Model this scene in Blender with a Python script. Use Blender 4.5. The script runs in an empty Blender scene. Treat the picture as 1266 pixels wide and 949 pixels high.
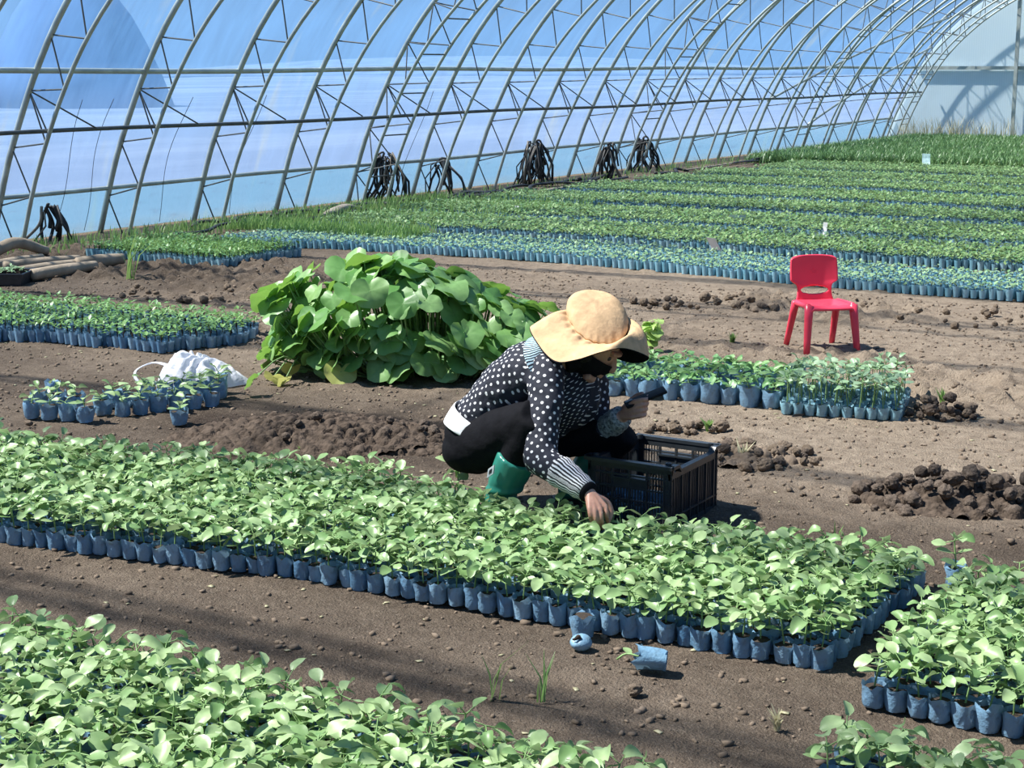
import bpy, bmesh, math, random
import numpy as np
from mathutils import Vector, Matrix

random.seed(7); RNG = np.random.default_rng(7)
PI = math.pi
SC = bpy.context.scene
COL = SC.collection

# ------------------------------------------------------------------ camera model
IW, IH, FPX, HOR, CAMH = 1266, 949, 2000.0, 80.0, 1.6
PITCH = math.atan((IH/2-HOR)/FPX); YAW = math.radians(31.044)
FW = np.array([-math.sin(YAW)*math.cos(PITCH), math.cos(YAW)*math.cos(PITCH), -math.sin(PITCH)])
RT = np.array([math.cos(YAW), math.sin(YAW), 0.0]); UP = np.cross(RT, FW)
CAM = np.array([0, 0, CAMH])
def ray(x, y): return FW*FPX+RT*(x-IW/2)-UP*(y-IH/2)
def gr(x, y, z=0.0):
    d = ray(x, y); return CAM+d*((z-CAMH)/d[2])
def P(x, y, dz=0.0, z0=5.78): return CAM+ray(x, y)*((z0+dz)/FPX)

# ------------------------------------------------------------------ noise
def _h(ix, iy, s): 
    n = np.sin(ix*127.1+iy*311.7+s*74.7)*43758.5453
    return n-np.floor(n)
def vnoise(x, y, s=0):
    x = np.asarray(x, float); y = np.asarray(y, float)
    ix, iy = np.floor(x), np.floor(y); fx, fy = x-ix, y-iy
    fx = fx*fx*(3-2*fx); fy = fy*fy*(3-2*fy)
    a = _h(ix, iy, s)*(1-fx)+_h(ix+1, iy, s)*fx
    b = _h(ix, iy+1, s)*(1-fx)+_h(ix+1, iy+1, s)*fx
    return a*(1-fy)+b*fy
def fbm(x, y, s=0, o=4):
    t, a = 0, .5
    for k in range(o):
        t = t+a*(vnoise(np.asarray(x)*2**k+k*13.7, np.asarray(y)*2**k-k*7.3, s+k)-.5); a *= .5
    return t
def fbm3(p, f, s=0, o=3):
    return fbm(p[:, 0]*f+p[:, 2]*f*.73, p[:, 1]*f-p[:, 2]*f*.51, s, o)+fbm(p[:, 2]*f+p[:, 1]*f*.37, p[:, 0]*f*.81, s+5, o)

# ------------------------------------------------------------------ mesh helpers
class MB:
    def __init__(s): s.v = []; s.f = []; s.m = []; s.uv = []; s.n = 0; s.has_uv = False
    def add(s, v, f, mat=0, uv=None):
        v = np.asarray(v, float).reshape(-1, 3)
        s.v.append(v); s.f += [[i+s.n for i in q] for q in f]; s.m += [mat]*len(f); s.n += len(v)
        if uv is not None: s.has_uv = True; s.uv.append(np.asarray(uv, float))
        else: s.uv.append(np.zeros((len(v), 2)))
        return s
    def box(s, lo, hi, mat=0, M=None):
        (a, b, c), (d, e, g) = lo, hi
        v = np.array([(a,b,c),(d,b,c),(d,e,c),(a,e,c),(a,b,g),(d,b,g),(d,e,g),(a,e,g)], float)
        if M is not None: v = v@np.array(M.to_3x3()).T+np.array(M.translation)
        return s.add(v, [(0,3,2,1),(4,5,6,7),(0,1,5,4),(1,2,6,5),(2,3,7,6),(3,0,4,7)], mat)
    def bar(s, p, q, w, h=None, mat=0):
        p = np.asarray(p, float); q = np.asarray(q, float); d = q-p; L = np.linalg.norm(d); d /= L
        u = np.cross(d, (0, 0, 1.)); 
        if np.linalg.norm(u) < .01: u = np.array([1., 0, 0])
        u /= np.linalg.norm(u); t = np.cross(u, d); h = h or w
        c = [(-1,-1),(1,-1),(1,1),(-1,1)]
        v = [p+u*w/2*a+t*h/2*b for a, b in c]+[q+u*w/2*a+t*h/2*b for a, b in c]
        return s.add(v, [(3,2,1,0),(4,5,6,7),(0,1,5,4),(1,2,6,5),(2,3,7,6),(3,0,4,7)], mat)
    def tube(s, pts, r, n=8, mat=0, sub=0, cap=True, e=1.0, uv=False):
        v, f, u = tube(pts, r, n, sub, cap, e); return s.add(v, f, mat, u if uv else None)
    def mesh(s, name, mats=(), smooth=True):
        me = bpy.data.meshes.new(name)
        v = np.concatenate(s.v) if s.v else np.zeros((0, 3))
        me.from_pydata(v.tolist(), [], s.f)
        for m in mats: me.materials.append(m)
        if len(mats) > 1: me.polygons.foreach_set('material_index', s.m)
        if s.has_uv:
            uvs = np.concatenate(s.uv); l = np.empty(len(me.loops), np.int32); me.loops.foreach_get('vertex_index', l)
            me.uv_layers.new(name='UVMap').data.foreach_set('uv', uvs[l].ravel())
        if smooth: me.polygons.foreach_set('use_smooth', [True]*len(me.polygons))
        me.update(); return me
    def build(s, name, mats, parent=None, smooth=True, loc=None):
        return link(name, s.mesh(name, mats if isinstance(mats, (list, tuple)) else [mats], smooth), parent, loc)

def link(name, data, parent=None, loc=None):
    o = bpy.data.objects.new(name, data); COL.objects.link(o)
    if parent is not None: o.parent = parent
    if loc is not None: o.location = [float(c) for c in loc]
    return o
def tag(o, label=None, cat=None, group=None, kind=None):
    for k, v in (('label', label), ('category', cat), ('group', group), ('kind', kind)):
        if v: o[k] = v
    return o
def empty(name, loc, rz=0.0):
    o = link(name, None, None, loc); o.rotation_euler = (0, 0, rz); o.empty_display_size = .05; return o

def catmull(p, sub):
    p = np.asarray(p, float)
    if sub <= 1 or len(p) < 3: 
        if sub <= 1: return p
        return np.concatenate([p[:1]+(p[1:]-p[:1])*t for t in np.linspace(0, 1, sub+1)[:, None]])
    q = np.vstack([2*p[0]-p[1], p, 2*p[-1]-p[-2]]); out = []
    for i in range(1, len(q)-2):
        a, b, c, d = q[i-1:i+3]
        for t in np.arange(sub)/sub:
            out.append(.5*(2*b+(c-a)*t+(2*a-5*b+4*c-d)*t*t+(3*b-a-3*c+d)*t**3))
    out.append(p[-1]); return np.array(out)

def tube(pts, r, n=8, sub=0, cap=True, e=1.0):
    p = np.asarray(pts, float); r = np.ones(len(p))*r if np.isscalar(r) else np.asarray(r, float)
    if sub:
        pr = catmull(np.column_stack([p, r]), sub); p, r = pr[:, :3], pr[:, 3]
    T = np.gradient(p, axis=0); T /= np.linalg.norm(T, axis=1)[:, None]+1e-12
    ref = np.array([0, 0, 1.]) if abs(T[0][2]) < .9 else np.array([1., 0, 0])
    U = np.cross(T[0], ref); U /= np.linalg.norm(U)
    a = np.arange(n)/n*2*PI; V, UV = [], []; L = 0
    for i in range(len(p)):
        U = U-T[i]*(U@T[i]); U /= np.linalg.norm(U); W = np.cross(T[i], U)
        if i: L += np.linalg.norm(p[i]-p[i-1])
        V.append(p[i]+r[i]*(np.cos(a)[:, None]*U+e*np.sin(a)[:, None]*W)); UV += [(x/(2*PI), L) for x in a]
    V = np.concatenate(V); f = []
    for i in range(len(p)-1):
        for k in range(n):
            j = (k+1) % n; f.append((i*n+k, i*n+j, (i+1)*n+j, (i+1)*n+k))
    if cap:
        V = np.vstack([V, p[0]-T[0]*r[0]*.3, p[-1]+T[-1]*r[-1]*.3]); c = len(V)-2; b = (len(p)-1)*n; UV += [(0, 0), (0, L)]
        for k in range(n):
            j = (k+1) % n; f.append((c, j, k)); f.append((c+1, b+k, b+j))
    return V, f, UV

def loft(rings, cap=True, close=True):
    n = len(rings[0]); V = np.concatenate(rings); f = []
    for i in range(len(rings)-1):
        for k in range(n if close else n-1):
            j = (k+1) % n; f.append((i*n+k, i*n+j, (i+1)*n+j, (i+1)*n+k))
    if cap:
        V = np.vstack([V, np.mean(rings[0], axis=0), np.mean(rings[-1], axis=0)]); c = len(V)-2; b = (len(rings)-1)*n
        for k in range(n):
            j = (k+1) % n; f.append((c, j, k)); f.append((c+1, b+k, b+j))
    return V, f

def ico(sub=2):
    bm = bmesh.new(); bmesh.ops.create_icosphere(bm, subdivisions=sub, radius=1)
    v = np.array([x.co[:] for x in bm.verts]); f = [[x.index for x in q.verts] for q in bm.faces]; bm.free(); return v, f

def evaluated(mb, mods, name='tmp'):
    o = mb.build(name, [], None)
    for kind, kw in mods:
        m = o.modifiers.new('m', kind)
        for k, v in kw.items(): setattr(m, k, v)
    dg = bpy.context.evaluated_depsgraph_get(); me = bpy.data.meshes.new_from_object(o.evaluated_get(dg))
    d = o.data; bpy.data.objects.remove(o); bpy.data.meshes.remove(d); return me
def fuse(mb, voxel, smooth=6, fac=.5):
    me = evaluated(mb, [('REMESH', dict(mode='VOXEL', voxel_size=voxel)), ('SMOOTH', dict(factor=fac, iterations=smooth))])
    me.polygons.foreach_set('use_smooth', [True]*len(me.polygons)); return me
def mv(me):
    v = np.empty(len(me.vertices)*3); me.vertices.foreach_get('co', v); return v.reshape(-1, 3)
def mn(me):
    v = np.empty(len(me.vertices)*3); me.vertices.foreach_get('normal', v); return v.reshape(-1, 3)
def setv(me, v): me.vertices.foreach_set('co', v.ravel()); me.update()

def fastmesh(name, V, F, M, mats):
    """V Nx3, F Kx4 quads, M K material indices"""
    me = bpy.data.meshes.new(name)
    me.vertices.add(len(V)); me.vertices.foreach_set('co', V.astype(np.float32).ravel())
    me.loops.add(F.size); me.loops.foreach_set('vertex_index', F.astype(np.int32).ravel())
    me.polygons.add(len(F)); me.polygons.foreach_set('loop_start', np.arange(0, F.size, 4, dtype=np.int32))
    me.update(calc_edges=True)
    for m in mats: me.materials.append(m)
    me.polygons.foreach_set('material_index', M.astype(np.int32)); me.polygons.foreach_set('use_smooth', [True]*len(F))
    me.validate(); me.update(); return me
def scatter_mesh(name, temps, pos, rz, sc, mats, tilt=None, zs=None):
    """temps: list of (V, F quads, M); one copy per pos, all in ONE mesh (stuff)"""
    VV, FF, MM = [], [], []; off = 0; which = RNG.integers(0, len(temps), len(pos))
    for k, (v, f, m) in enumerate(temps):
        i = np.nonzero(which == k)[0]
        if not len(i): continue
        c, s = np.cos(rz[i])[:, None], np.sin(rz[i])[:, None]; S = sc[i][:, None]
        x = (v[None, :, 0]*c-v[None, :, 1]*s)*S+pos[i, 0][:, None]; y = (v[None, :, 0]*s+v[None, :, 1]*c)*S+pos[i, 1][:, None]
        z = v[None, :, 2]*(S if zs is None else zs[i][:, None])+pos[i, 2][:, None]
        VV.append(np.stack([x, y, z], -1).reshape(-1, 3))
        FF.append((f[None]+(np.arange(len(i))*len(v))[:, None, None]).reshape(-1, 4)+off); MM.append(np.tile(m, len(i))); off += len(i)*len(v)
    return fastmesh(name, np.concatenate(VV), np.concatenate(FF), np.concatenate(MM), mats)

# ------------------------------------------------------------------ materials
def new_mat(name):
    m = bpy.data.materials.new(name); m.use_nodes = True; nt = m.node_tree; nt.nodes.clear()
    out = nt.nodes.new('ShaderNodeOutputMaterial'); return m, nt, out
class N:
    def __init__(s, nt): s.nt = nt
    def __call__(s, t, **kw):
        n = s.nt.nodes.new('ShaderNode'+t)
        for k, v in kw.items():
            if k.startswith('_'): setattr(n, k[1:], v)
        for k, v in kw.items():
            if k.startswith('_'): continue
            k2 = int(k[1:]) if k[0] == 'i' and k[1:].isdigit() else k.replace('__', ' ')
            sock = n.inputs[k2]
            if isinstance(v, bpy.types.NodeSocket): s.nt.links.new(v, sock)
            else: sock.default_value = v
        return n
    def math(s, op, a, b=0.0, clamp=False):
        n = s('Math', _operation=op, i0=a, i1=b); n.use_clamp = clamp; return n.outputs[0]
    def mix(s, fac, a, b, blend='MIX'):
        n = s.nt.nodes.new('ShaderNodeMix'); n.data_type = 'RGBA'; n.blend_type = blend
        for i, v in ((0, fac), (6, a), (7, b)):
            if isinstance(v, bpy.types.NodeSocket): s.nt.links.new(v, n.inputs[i])
            else: n.inputs[i].default_value = v
        return n.outputs[2]
    def noise(s, scale, detail=3, vec=None, rough=.5):
        kw = dict(Scale=scale, Detail=detail, Roughness=rough)
        if vec is not None: kw['Vector'] = vec
        return s('TexNoise', **kw).outputs[0]
    def ramp(s, fac, lo, hi):
        return s('MapRange', Value=fac, From__Min=lo, From__Max=hi).outputs[0]
def c4(*c): return (c[0], c[1], c[2], 1.0)
def S(hexs):
    h = hexs.lstrip('#'); r = [int(h[i:i+2], 16)/255 for i in (0, 2, 4)]
    return tuple(x/12.92 if x <= .04045 else ((x+.055)/1.055)**2.4 for x in r)+(1.0,)
def obj_co(n): return n('TexCoord').outputs['Object']
def geo_pos(n): return n('NewGeometry').outputs['Position']

def simple(name, col, rough=.6, var=.25, scale=20, bump=.0, bscale=60, spec=.4, metal=0.0, pos=False):
    m, nt, out = new_mat(name); n = N(nt); co = geo_pos(n) if pos else obj_co(n)
    f = n.noise(scale, 4, co); dark = tuple(c*(1-var) for c in col[:3])+(1,); lite = tuple(min(1, c*(1+var)) for c in col[:3])+(1,)
    b = n('BsdfPrincipled', Base__Color=n.mix(n.ramp(f, .3, .7), dark, lite), Roughness=rough, Metallic=metal, Specular__IOR__Level=spec)
    if bump: nt.links.new(n('Bump', Strength=bump, Distance=.01, Height=n.noise(bscale, 4, co)).outputs[0], b.inputs['Normal'])
    nt.links.new(b.outputs[0], out.inputs[0]); return m

def leaf_mat(name, a, b, trans=.25, rough=.42, spec=.5, tcol=None):
    m, nt, out = new_mat(name); n = N(nt)
    rnd = n('NewGeometry').outputs['Random Per Island']
    col = n.mix(rnd, a, b); nz = n.noise(45, 2, geo_pos(n)); col = n.mix(n.math('MULTIPLY', n.ramp(nz, .35, .75), .3), col, tuple(c*.6 for c in a[:3])+(1,))
    p = n('BsdfPrincipled', Base__Color=col, Roughness=rough, Specular__IOR__Level=spec)
    t = n('BsdfTranslucent', Color=tcol or tuple(min(1, c*1.3) for c in b[:3])+(1,))
    x = n('MixShader', i0=trans); nt.links.new(p.outputs[0], x.inputs[1]); nt.links.new(t.outputs[0], x.inputs[2])
    nt.links.new(x.outputs[0], out.inputs[0]); return m

def bag_mat(name, a, b, dirt=.35):
    m, nt, out = new_mat(name); n = N(nt); co = geo_pos(n)
    rnd = n('NewGeometry').outputs['Random Per Island']
    col = n.mix(rnd, a, b); col = n.mix(n.math('MULTIPLY', n.ramp(n.noise(60, 3, co), .5, .7), dirt), col, c4(.10, .085, .07))
    p = n('BsdfPrincipled', Base__Color=col, Roughness=.38, Specular__IOR__Level=.6)
    nt.links.new(n('Bump', Strength=.5, Distance=.004, Height=n.noise(110, 2, co)).outputs[0], p.inputs['Normal'])
    t = n('BsdfTranslucent', Color=b); x = n('MixShader', i0=.15)
    nt.links.new(p.outputs[0], x.inputs[1]); nt.links.new(t.outputs[0], x.inputs[2]); nt.links.new(x.outputs[0], out.inputs[0]); return m

M = {}
M['leaf'] = leaf_mat('squash_leaf', c4(.15, .285, .09), c4(.39, .52, .25), .18)
M['leaf_low'] = leaf_mat('low_leaf', c4(.10, .26, .09), c4(.26, .44, .17), .2)
M['leaf_leggy'] = leaf_mat('leggy_leaf', c4(.20, .36, .18), c4(.38, .52, .33), .2)
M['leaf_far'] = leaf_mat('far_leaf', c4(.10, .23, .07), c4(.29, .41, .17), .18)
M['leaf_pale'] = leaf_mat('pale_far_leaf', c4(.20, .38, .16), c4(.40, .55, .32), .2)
M['leaf_small'] = leaf_mat('small_leaf', c4(.09, .23, .07), c4(.25, .43, .14), .2)
M['leaf_tall'] = leaf_mat('tall_leaf', c4(.07, .17, .05), c4(.19, .33, .12), .2)
M['pumpkin'] = leaf_mat('pumpkin_leaf', c4(.12, .30, .075), c4(.31, .50, .19), .28, .4, .5, c4(.32, .58, .10))
M['pumpkin_yellow'] = leaf_mat('yellowing_leaf', c4(.42, .50, .12), c4(.55, .55, .18), .3)
M['sprig'] = leaf_mat('sprig_leaf', c4(.32, .52, .12), c4(.45, .62, .2), .3)
M['grass'] = leaf_mat('grass_blade', c4(.13, .29, .06), c4(.27, .42, .13), .3)
M['straw'] = leaf_mat('dry_blade', c4(.45, .42, .25), c4(.6, .55, .35), .2)
M['stem'] = simple('stem', c4(.22, .36, .13), .5, .3, 40)
M['bag'] = bag_mat('blue_bag', c4(.09, .23, .40), c4(.29, .48, .64))
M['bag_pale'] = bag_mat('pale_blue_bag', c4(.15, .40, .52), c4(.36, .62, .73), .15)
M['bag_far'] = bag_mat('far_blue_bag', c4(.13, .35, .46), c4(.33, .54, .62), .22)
M['potsoil'] = simple('pot_soil', c4(.05, .038, .03), .9, .4, 60, .5, 150, .2)
M['clod'] = simple('clod_soil', c4(.125, .097, .076), .95, .4, 4, .6, 9, .1); M['heap'] = simple('heap_soil', c4(.088, .066, .050), .95, .4, 30, 1.0, 70, .1)
M['clod_dry'] = simple('dry_clod_soil', c4(.26, .20, .145), .95, .3, 14, .8, 60, .1)
M['steel'] = simple('galvanised_pipe', c4(.42, .46, .42), .42, .22, 6, .0, 60, .5, .35, True)
M['steel_dark'] = simple('dull_rod', c4(.10, .105, .10), .5, .3, 10, 0, 60, .4, .3, True)
M['red'] = simple('red_plastic', c4(.82, .055, .10), .30, .06, 8, .0, 60, .5)
M['black_plastic'] = simple('black_crate_plastic', c4(.034, .040, .046), .33, .2, 30, .05, 80, .5)
M['rubber'] = simple('black_hose', c4(.03, .03, .03), .55, .4, 12, .2, 50, .4)
M['wood'] = simple('weathered_wood', c4(.30, .26, .21), .85, .3, 9, .4, 40, .2)
M['white_plastic'] = simple('white_label', c4(.75, .77, .78), .4, .05, 12)

# ------------------------------------------------------------------ setting: ground
def smooth(a, lo, hi):
    t = np.clip((a-lo)/(hi-lo), 0, 1); return t*t*(3-2*t)
def dryness(x, y):
    d = .30+.9*smooth(x+.35*fbm(x*1.3, y*1.3, 3), -3.6, -2.3)*smooth(y+.4*fbm(x, y*2, 9), 5.3, 6.2)
    d = d+.5*smooth(y+.5*fbm(x, y, 21), 5.8, 7.0)*smooth(-np.abs(x+4)+0*y, -5, -1)+.15*smooth(y, 9, 12)
    d = d-.35*np.exp(-(((x+4.4)/.9)**2+((y-5.5)/.55)**2))-.35*smooth(x, -1.7, -.9)*smooth(-y, -6.6, -5.2)*smooth(y, 4.6, 5.2)
    d = d+.25*np.exp(-(((x+3.7)/.9)**2+((y-5.0)/.25)**2))+.1*smooth(-np.abs(y-3.6), -.3, 0)+.55*fbm(x*1.7, y*3.1, 31)
    return np.clip(d, 0, 1)
def ground_z(x, y):
    z = .018*fbm(x*1.6, y*2.2, 1)+.022*fbm(x*7, y*9, 2, 3)
    rough = smooth(fbm(x*.8+4, y*1.1, 40, 2), -.05, .18)
    rough = rough*(smooth(y, 7.0, 7.8)*smooth(-y, -11.2, -10.2)+.35*smooth(y, 4.9, 5.4))
    lump = np.maximum(0, vnoise(x*13, y*15, 8)-.5)*.10+np.maximum(0, vnoise(x*26, y*29, 18)-.5)*.05
    edge = smooth(x, -12.2, -11.6)*smooth(-x, -1.3, 0)*smooth(y, .9, 1.6)*smooth(-y, -13.5, -12)
    return np.minimum((z+lump*rough)*edge, .07)-.004
xs = np.concatenate([np.linspace(-150, -13, 18), np.arange(-12.4, .6, .028), np.linspace(.9, 60, 14)])
ys = np.concatenate([np.linspace(-40, 1.0, 14), np.arange(1.2, 12.5, .028), np.linspace(12.6, 37, 90), np.linspace(40, 260, 20)])
X, Y = np.meshgrid(xs, ys); nx, ny = len(xs), len(ys)
V = np.stack([X.ravel(), Y.ravel(), ground_z(X, Y).ravel()], -1)
i = np.arange(nx*ny).reshape(ny, nx); F = np.stack([i[:-1, :-1], i[:-1, 1:], i[1:, 1:], i[1:, :-1]], -1).reshape(-1, 4)
m, nt, out = new_mat('bare_soil'); n = N(nt); co = geo_pos(n)
at = n('Attribute', _attribute_name='dry').outputs['Fac']
wet = n.mix(n.ramp(n.noise(9, 5, co, .6), .3, .7), c4(.045, .033, .026), c4(.092, .068, .052))
dry = n.mix(n.ramp(n.noise(14, 5, co, .65), .3, .7), c4(.24, .185, .135), c4(.44, .35, .26))
fine = n.noise(90, 4, co, .7)
col = n.mix(at, wet, dry); col = n.mix(n.ramp(n('SeparateXYZ', Vector=co).outputs[0], -12.0, -12.6), col, n.mix(n.ramp(n.noise(.09, 5, n('Mapping', Vector=co, Scale=(1.6, .5, 1)).outputs[0], .7), .45, .68), c4(.10, .145, .22), c4(.20, .255, .33))); col = n.mix(n.ramp(fine, .55, .8), col, n.mix(.5, col, c4(.5, .42, .33))); col = n.mix(n.ramp(fine, .45, .2), col, n.mix(.6, col, c4(.03, .025, .02)))  # outside the film, blue-grey haze is mixed into the soil colour
p = n('BsdfPrincipled', Base__Color=col, Roughness=.95, Specular__IOR__Level=.1)
hh = n.math('ADD', n.noise(35, 6, co, .7), n.math('MULTIPLY', n.noise(140, 3, co, .6), .4))
nt.links.new(n('Bump', Strength=.9, Distance=.03, Height=hh).outputs[0], p.inputs['Normal']); nt.links.new(p.outputs[0], out.inputs[0])
me = fastmesh('ground', V, F, np.zeros(len(F)), [m])
me.attributes.new('dry', 'FLOAT', 'POINT').data.foreach_set('value', dryness(V[:, 0], V[:, 1]).astype(np.float32))
tag(link('ground', me), kind='structure')

# ------------------------------------------------------------------ setting: greenhouse shell
FOOT, SPAN, Y0, DY, YEND = -11.53, 14.0, 10.06, 1.335, 35.3
prof = np.array([(0, 0), (.12, .35), (.27, .75), (.47, 1.16), (.68, 1.54), (.98, 1.98), (1.38, 2.42), (1.95, 2.9), (2.75, 3.38), (3.8, 3.8), (5.2, 4.12), (7.0, 4.25)])
prof = np.vstack([prof, np.column_stack([SPAN-prof[-2::-1, 0], prof[-2::-1, 1]])])
PR = catmull(prof, 6)                       # smooth arch, x from the foot
SEG = np.concatenate([[0], np.cumsum(np.linalg.norm(np.diff(PR, axis=0), axis=1))]); SLEN = SEG[-1]
def arch(s, off=0.0):
    """point (x, z) at arc length s, moved inwards by off"""
    s = np.asarray(s, float); x = np.interp(s, SEG, PR[:, 0]); z = np.interp(s, SEG, PR[:, 1]); e = .03
    tx = np.interp(s+e, SEG, PR[:, 0])-np.interp(s-e, SEG, PR[:, 0]); tz = np.interp(s+e, SEG, PR[:, 1])-np.interp(s-e, SEG, PR[:, 1]); l = np.hypot(tx, tz)
    return np.stack([FOOT+x+off*tz/l, z-off*tx/l], -1)
def s_at_z(z): return float(np.interp(z, PR[:len(PR)//2+1, 1], SEG[:len(PR)//2+1]))

def film_mat(name, col, scatter_lo, scatter_hi, low=None):
    m, nt, out = new_mat(name); n = N(nt); co = geo_pos(n)
    mp = n('Mapping', Vector=co, Scale=(.5, 1.6, .5)).outputs[0]
    f = n.noise(2.2, 5, mp, .6); mp2 = n('Mapping', Vector=co, Scale=(1.2, 7, 1.0)).outputs[0]
    f = n.math('ADD', n.math('MULTIPLY', f, .65), n.math('MULTIPLY', n.noise(3, 3, mp2), .35))
    fac = n('MapRange', Value=f, From__Min=.3, From__Max=.7, To__Min=scatter_lo, To__Max=scatter_hi).outputs[0]
    fac = n.math('MULTIPLY', fac, n('MapRange', Value=n('SeparateXYZ', Vector=co).outputs[2], From__Min=2.0, From__Max=3.4, To__Min=1.0, To__Max=.3).outputs[0])  # scattering thinned towards the roof to cut the fill light inside
    c = col
    if low is not None:
        z = n('SeparateXYZ', Vector=co).outputs[2]; g = n.ramp(z, 1.55, .75); c = n.mix(g, col, low)  # lower film paler, hazy view beyond put into its tint
        fac = n.math('ADD', fac, n.math('MULTIPLY', g, .08))
    tr = n('BsdfTransparent', Color=c4(.93, .96, 1.0)); tl = n('BsdfTranslucent')
    if low is None:
        st = n.noise(5, 6, n('Mapping', Vector=co, Scale=(1, .7, 5.0)).outputs[0], .75); c = n.mix(n.ramp(st, .58, .72), col, c4(.05, .10, .10))
    else:
        ye = n.math('MULTIPLY', n.ramp(n.noise(1.1, 3, n('Mapping', Vector=co, Scale=(1, 2.2, .35)).outputs[0], .6), .62, .74), .45); c = n.mix(ye, c, c4(.55, .60, .45))
    tl.inputs[0].default_value = col; nt.links.new(c, tl.inputs[0])
    x = n('MixShader', i0=fac); nt.links.new(tr.outputs[0], x.inputs[1]); nt.links.new(tl.outputs[0], x.inputs[2])
    gl = n('BsdfGlossy', Roughness=.22, Color=c4(.9, .95, 1)); y = n('MixShader', i0=.035)
    nt.links.new(x.outputs[0], y.inputs[1]); nt.links.new(gl.outputs[0], y.inputs[2]); nt.links.new(y.outputs[0], out.inputs[0]); return m
M['film'] = film_mat('plastic_film', c4(.17, .40, .78), .20, .32, c4(.27, .42, .72))
M['skirt'] = film_mat('skirt_film', c4(.12, .29, .34), .40, .56)
fy = np.arange(-3.0, YEND+.01, DY/6)
def film(name, s0, s1, off, mat, ns):
    ss = np.linspace(s0, s1, ns); A = arch(ss, off); V = []
    for y in fy:
        w = .012*np.sin(y*2*PI/DY)+.015*fbm(ss*1.7, np.full_like(ss, y*1.2), 5)
        B = arch(ss, off-np.abs(w)); V.append(np.column_stack([B[:, 0], np.full(ns, y), B[:, 1]]))
    V = np.concatenate(V); i = np.arange(len(fy)*ns).reshape(len(fy), ns)
    F = np.stack([i[:-1, :-1], i[1:, :-1], i[1:, 1:], i[:-1, 1:]], -1).reshape(-1, 4)
    return tag(link(name, fastmesh(name, V, F, np.zeros(len(F)), [mat])), kind='structure')
film('wall_left', 0, SLEN/2, -.045, M['film'], 60)
film('wall_right', SLEN/2, SLEN, -.045, M['film'], 60)
film('wall_left_skirt', 0.0, s_at_z(.44), -.036, M['skirt'], 8)

# purlins (long pipes that run the length of the house)
def purlin(name, z, off, r, mat):
    a = arch(s_at_z(z), off); mb = MB(); yy = np.arange(-3, YEND-.1, DY/2)
    mb.tube([(a[0]+.006*math.sin(y*3.1), y, a[1]+.010*math.sin(y*.9+z*4)) for y in yy], r, 8)
    tag(mb.build(name, mat), kind='structure')
purlin('trim_1', .44, -.008, .022, M['steel']); purlin('trim_2', 1.18, .33, .019, M['steel_dark']); purlin('trim_3', 1.54, -.012, .026, M['steel'])
for k, sfr in enumerate((.38, .62)):
    a = arch(SLEN*sfr, -.01); tag(MB().tube([(a[0], -3, a[1]), (a[0], YEND-.1, a[1])], .016, 6).build('trim_%d' % (4+k), M['steel_dark']), kind='structure')

# arch trusses: one thing each, parts shared as mesh data
def kink(path, e=.006):
    p = np.asarray(path, float); out = [p[0]]
    for k in range(1, len(p)-1):
        a, b = p[k-1]-p[k], p[k+1]-p[k]; out += [p[k]+a/np.linalg.norm(a)*e*3, p[k]+a/np.linalg.norm(a)*e+b/np.linalg.norm(b)*e, p[k]+b/np.linalg.norm(b)*e*3]
    return np.array(out+[p[-1]])
def truss_parts(heavy):
    parts = {}; ss = np.linspace(0, SLEN, 90)
    def chord(off, y): A = arch(ss, off); return np.column_stack([A[:, 0], np.full(len(ss), y), A[:, 1]])
    W = .36; parts['outer_chord'] = [MB().tube(chord(.0, 0), .028, 8)]
    inner = (-.24, .24) if heavy else (0.0,)
    parts['inner_chord'] = [MB().tube(chord(W, y), .0195, 8) for y in inner]
    so = np.arange(s_at_z(.36), SLEN-.3, .56); parts['lattice'] = []
    for y in inner:
        path = [(arch(.02, W)[0], y, arch(.02, W)[1])]
        for s in so:
            o = arch(s, 0); a = arch(s+.24, W); path += [(o[0], 0, o[1]), (a[0], y, a[1])]
        parts['lattice'].append(MB().tube(kink(path), .0078, 5))
    if heavy:
        path = []
        for k, s in enumerate(so):
            a = arch(s+.1, W); path += [(a[0], -.24 if k % 2 else .24, a[1]), (a[0], .24 if k % 2 else -.24, a[1])]
        parts['lattice'].append(MB().tube(kink(path), .0085, 5))
    o = arch(s_at_z(1.38), 0); q = arch(s_at_z(1.18), .34)
    parts['brace'] = [MB().tube(kink([(q[0], 0, q[1]), (o[0], 0, o[1]), (q[0]+.03, .55, q[1]+.02)]), .0078, 5)]
    return {k: [b.mesh(k, [M['steel'] if 'chord' in k else M['steel_dark']]) for b in v] for k, v in parts.items()}
TP = {False: truss_parts(False), True: truss_parts(True)}
ORD = 'first second third fourth fifth sixth seventh eighth ninth tenth eleventh twelfth thirteenth fourteenth fifteenth sixteenth seventeenth eighteenth nineteenth twentieth'.split()
for k in range(-8, 19):
    hv = k % 5 == 4; y = Y0+DY*k
    if k == 18: y = 33.95
    t = empty('arch_truss', (0, y, 0))
    if k >= -1:
        lab = 'curved grey steel %s truss, %s from the left edge along the film wall' % ('triangular' if hv else 'two-pipe', ORD[k+1])
        tag(t, lab, 'greenhouse truss', 'curved trusses of the greenhouse')
    else: tag(t, 'curved grey steel pipe truss over the nearest seedling beds', 'greenhouse truss', 'trusses overhead near the camera')
    for nm, ms in TP[hv].items():
        for me in ms: link(nm, me, t)
t = empty('arch_truss', (0, YEND-.45, 0)); tag(t, 'curved grey steel triangular truss standing against the white end wall', 'greenhouse truss', 'curved trusses of the greenhouse')
for nm, ms in TP[True].items():
    for me in ms if nm != 'brace' else (): link(nm, me, t)

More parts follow.
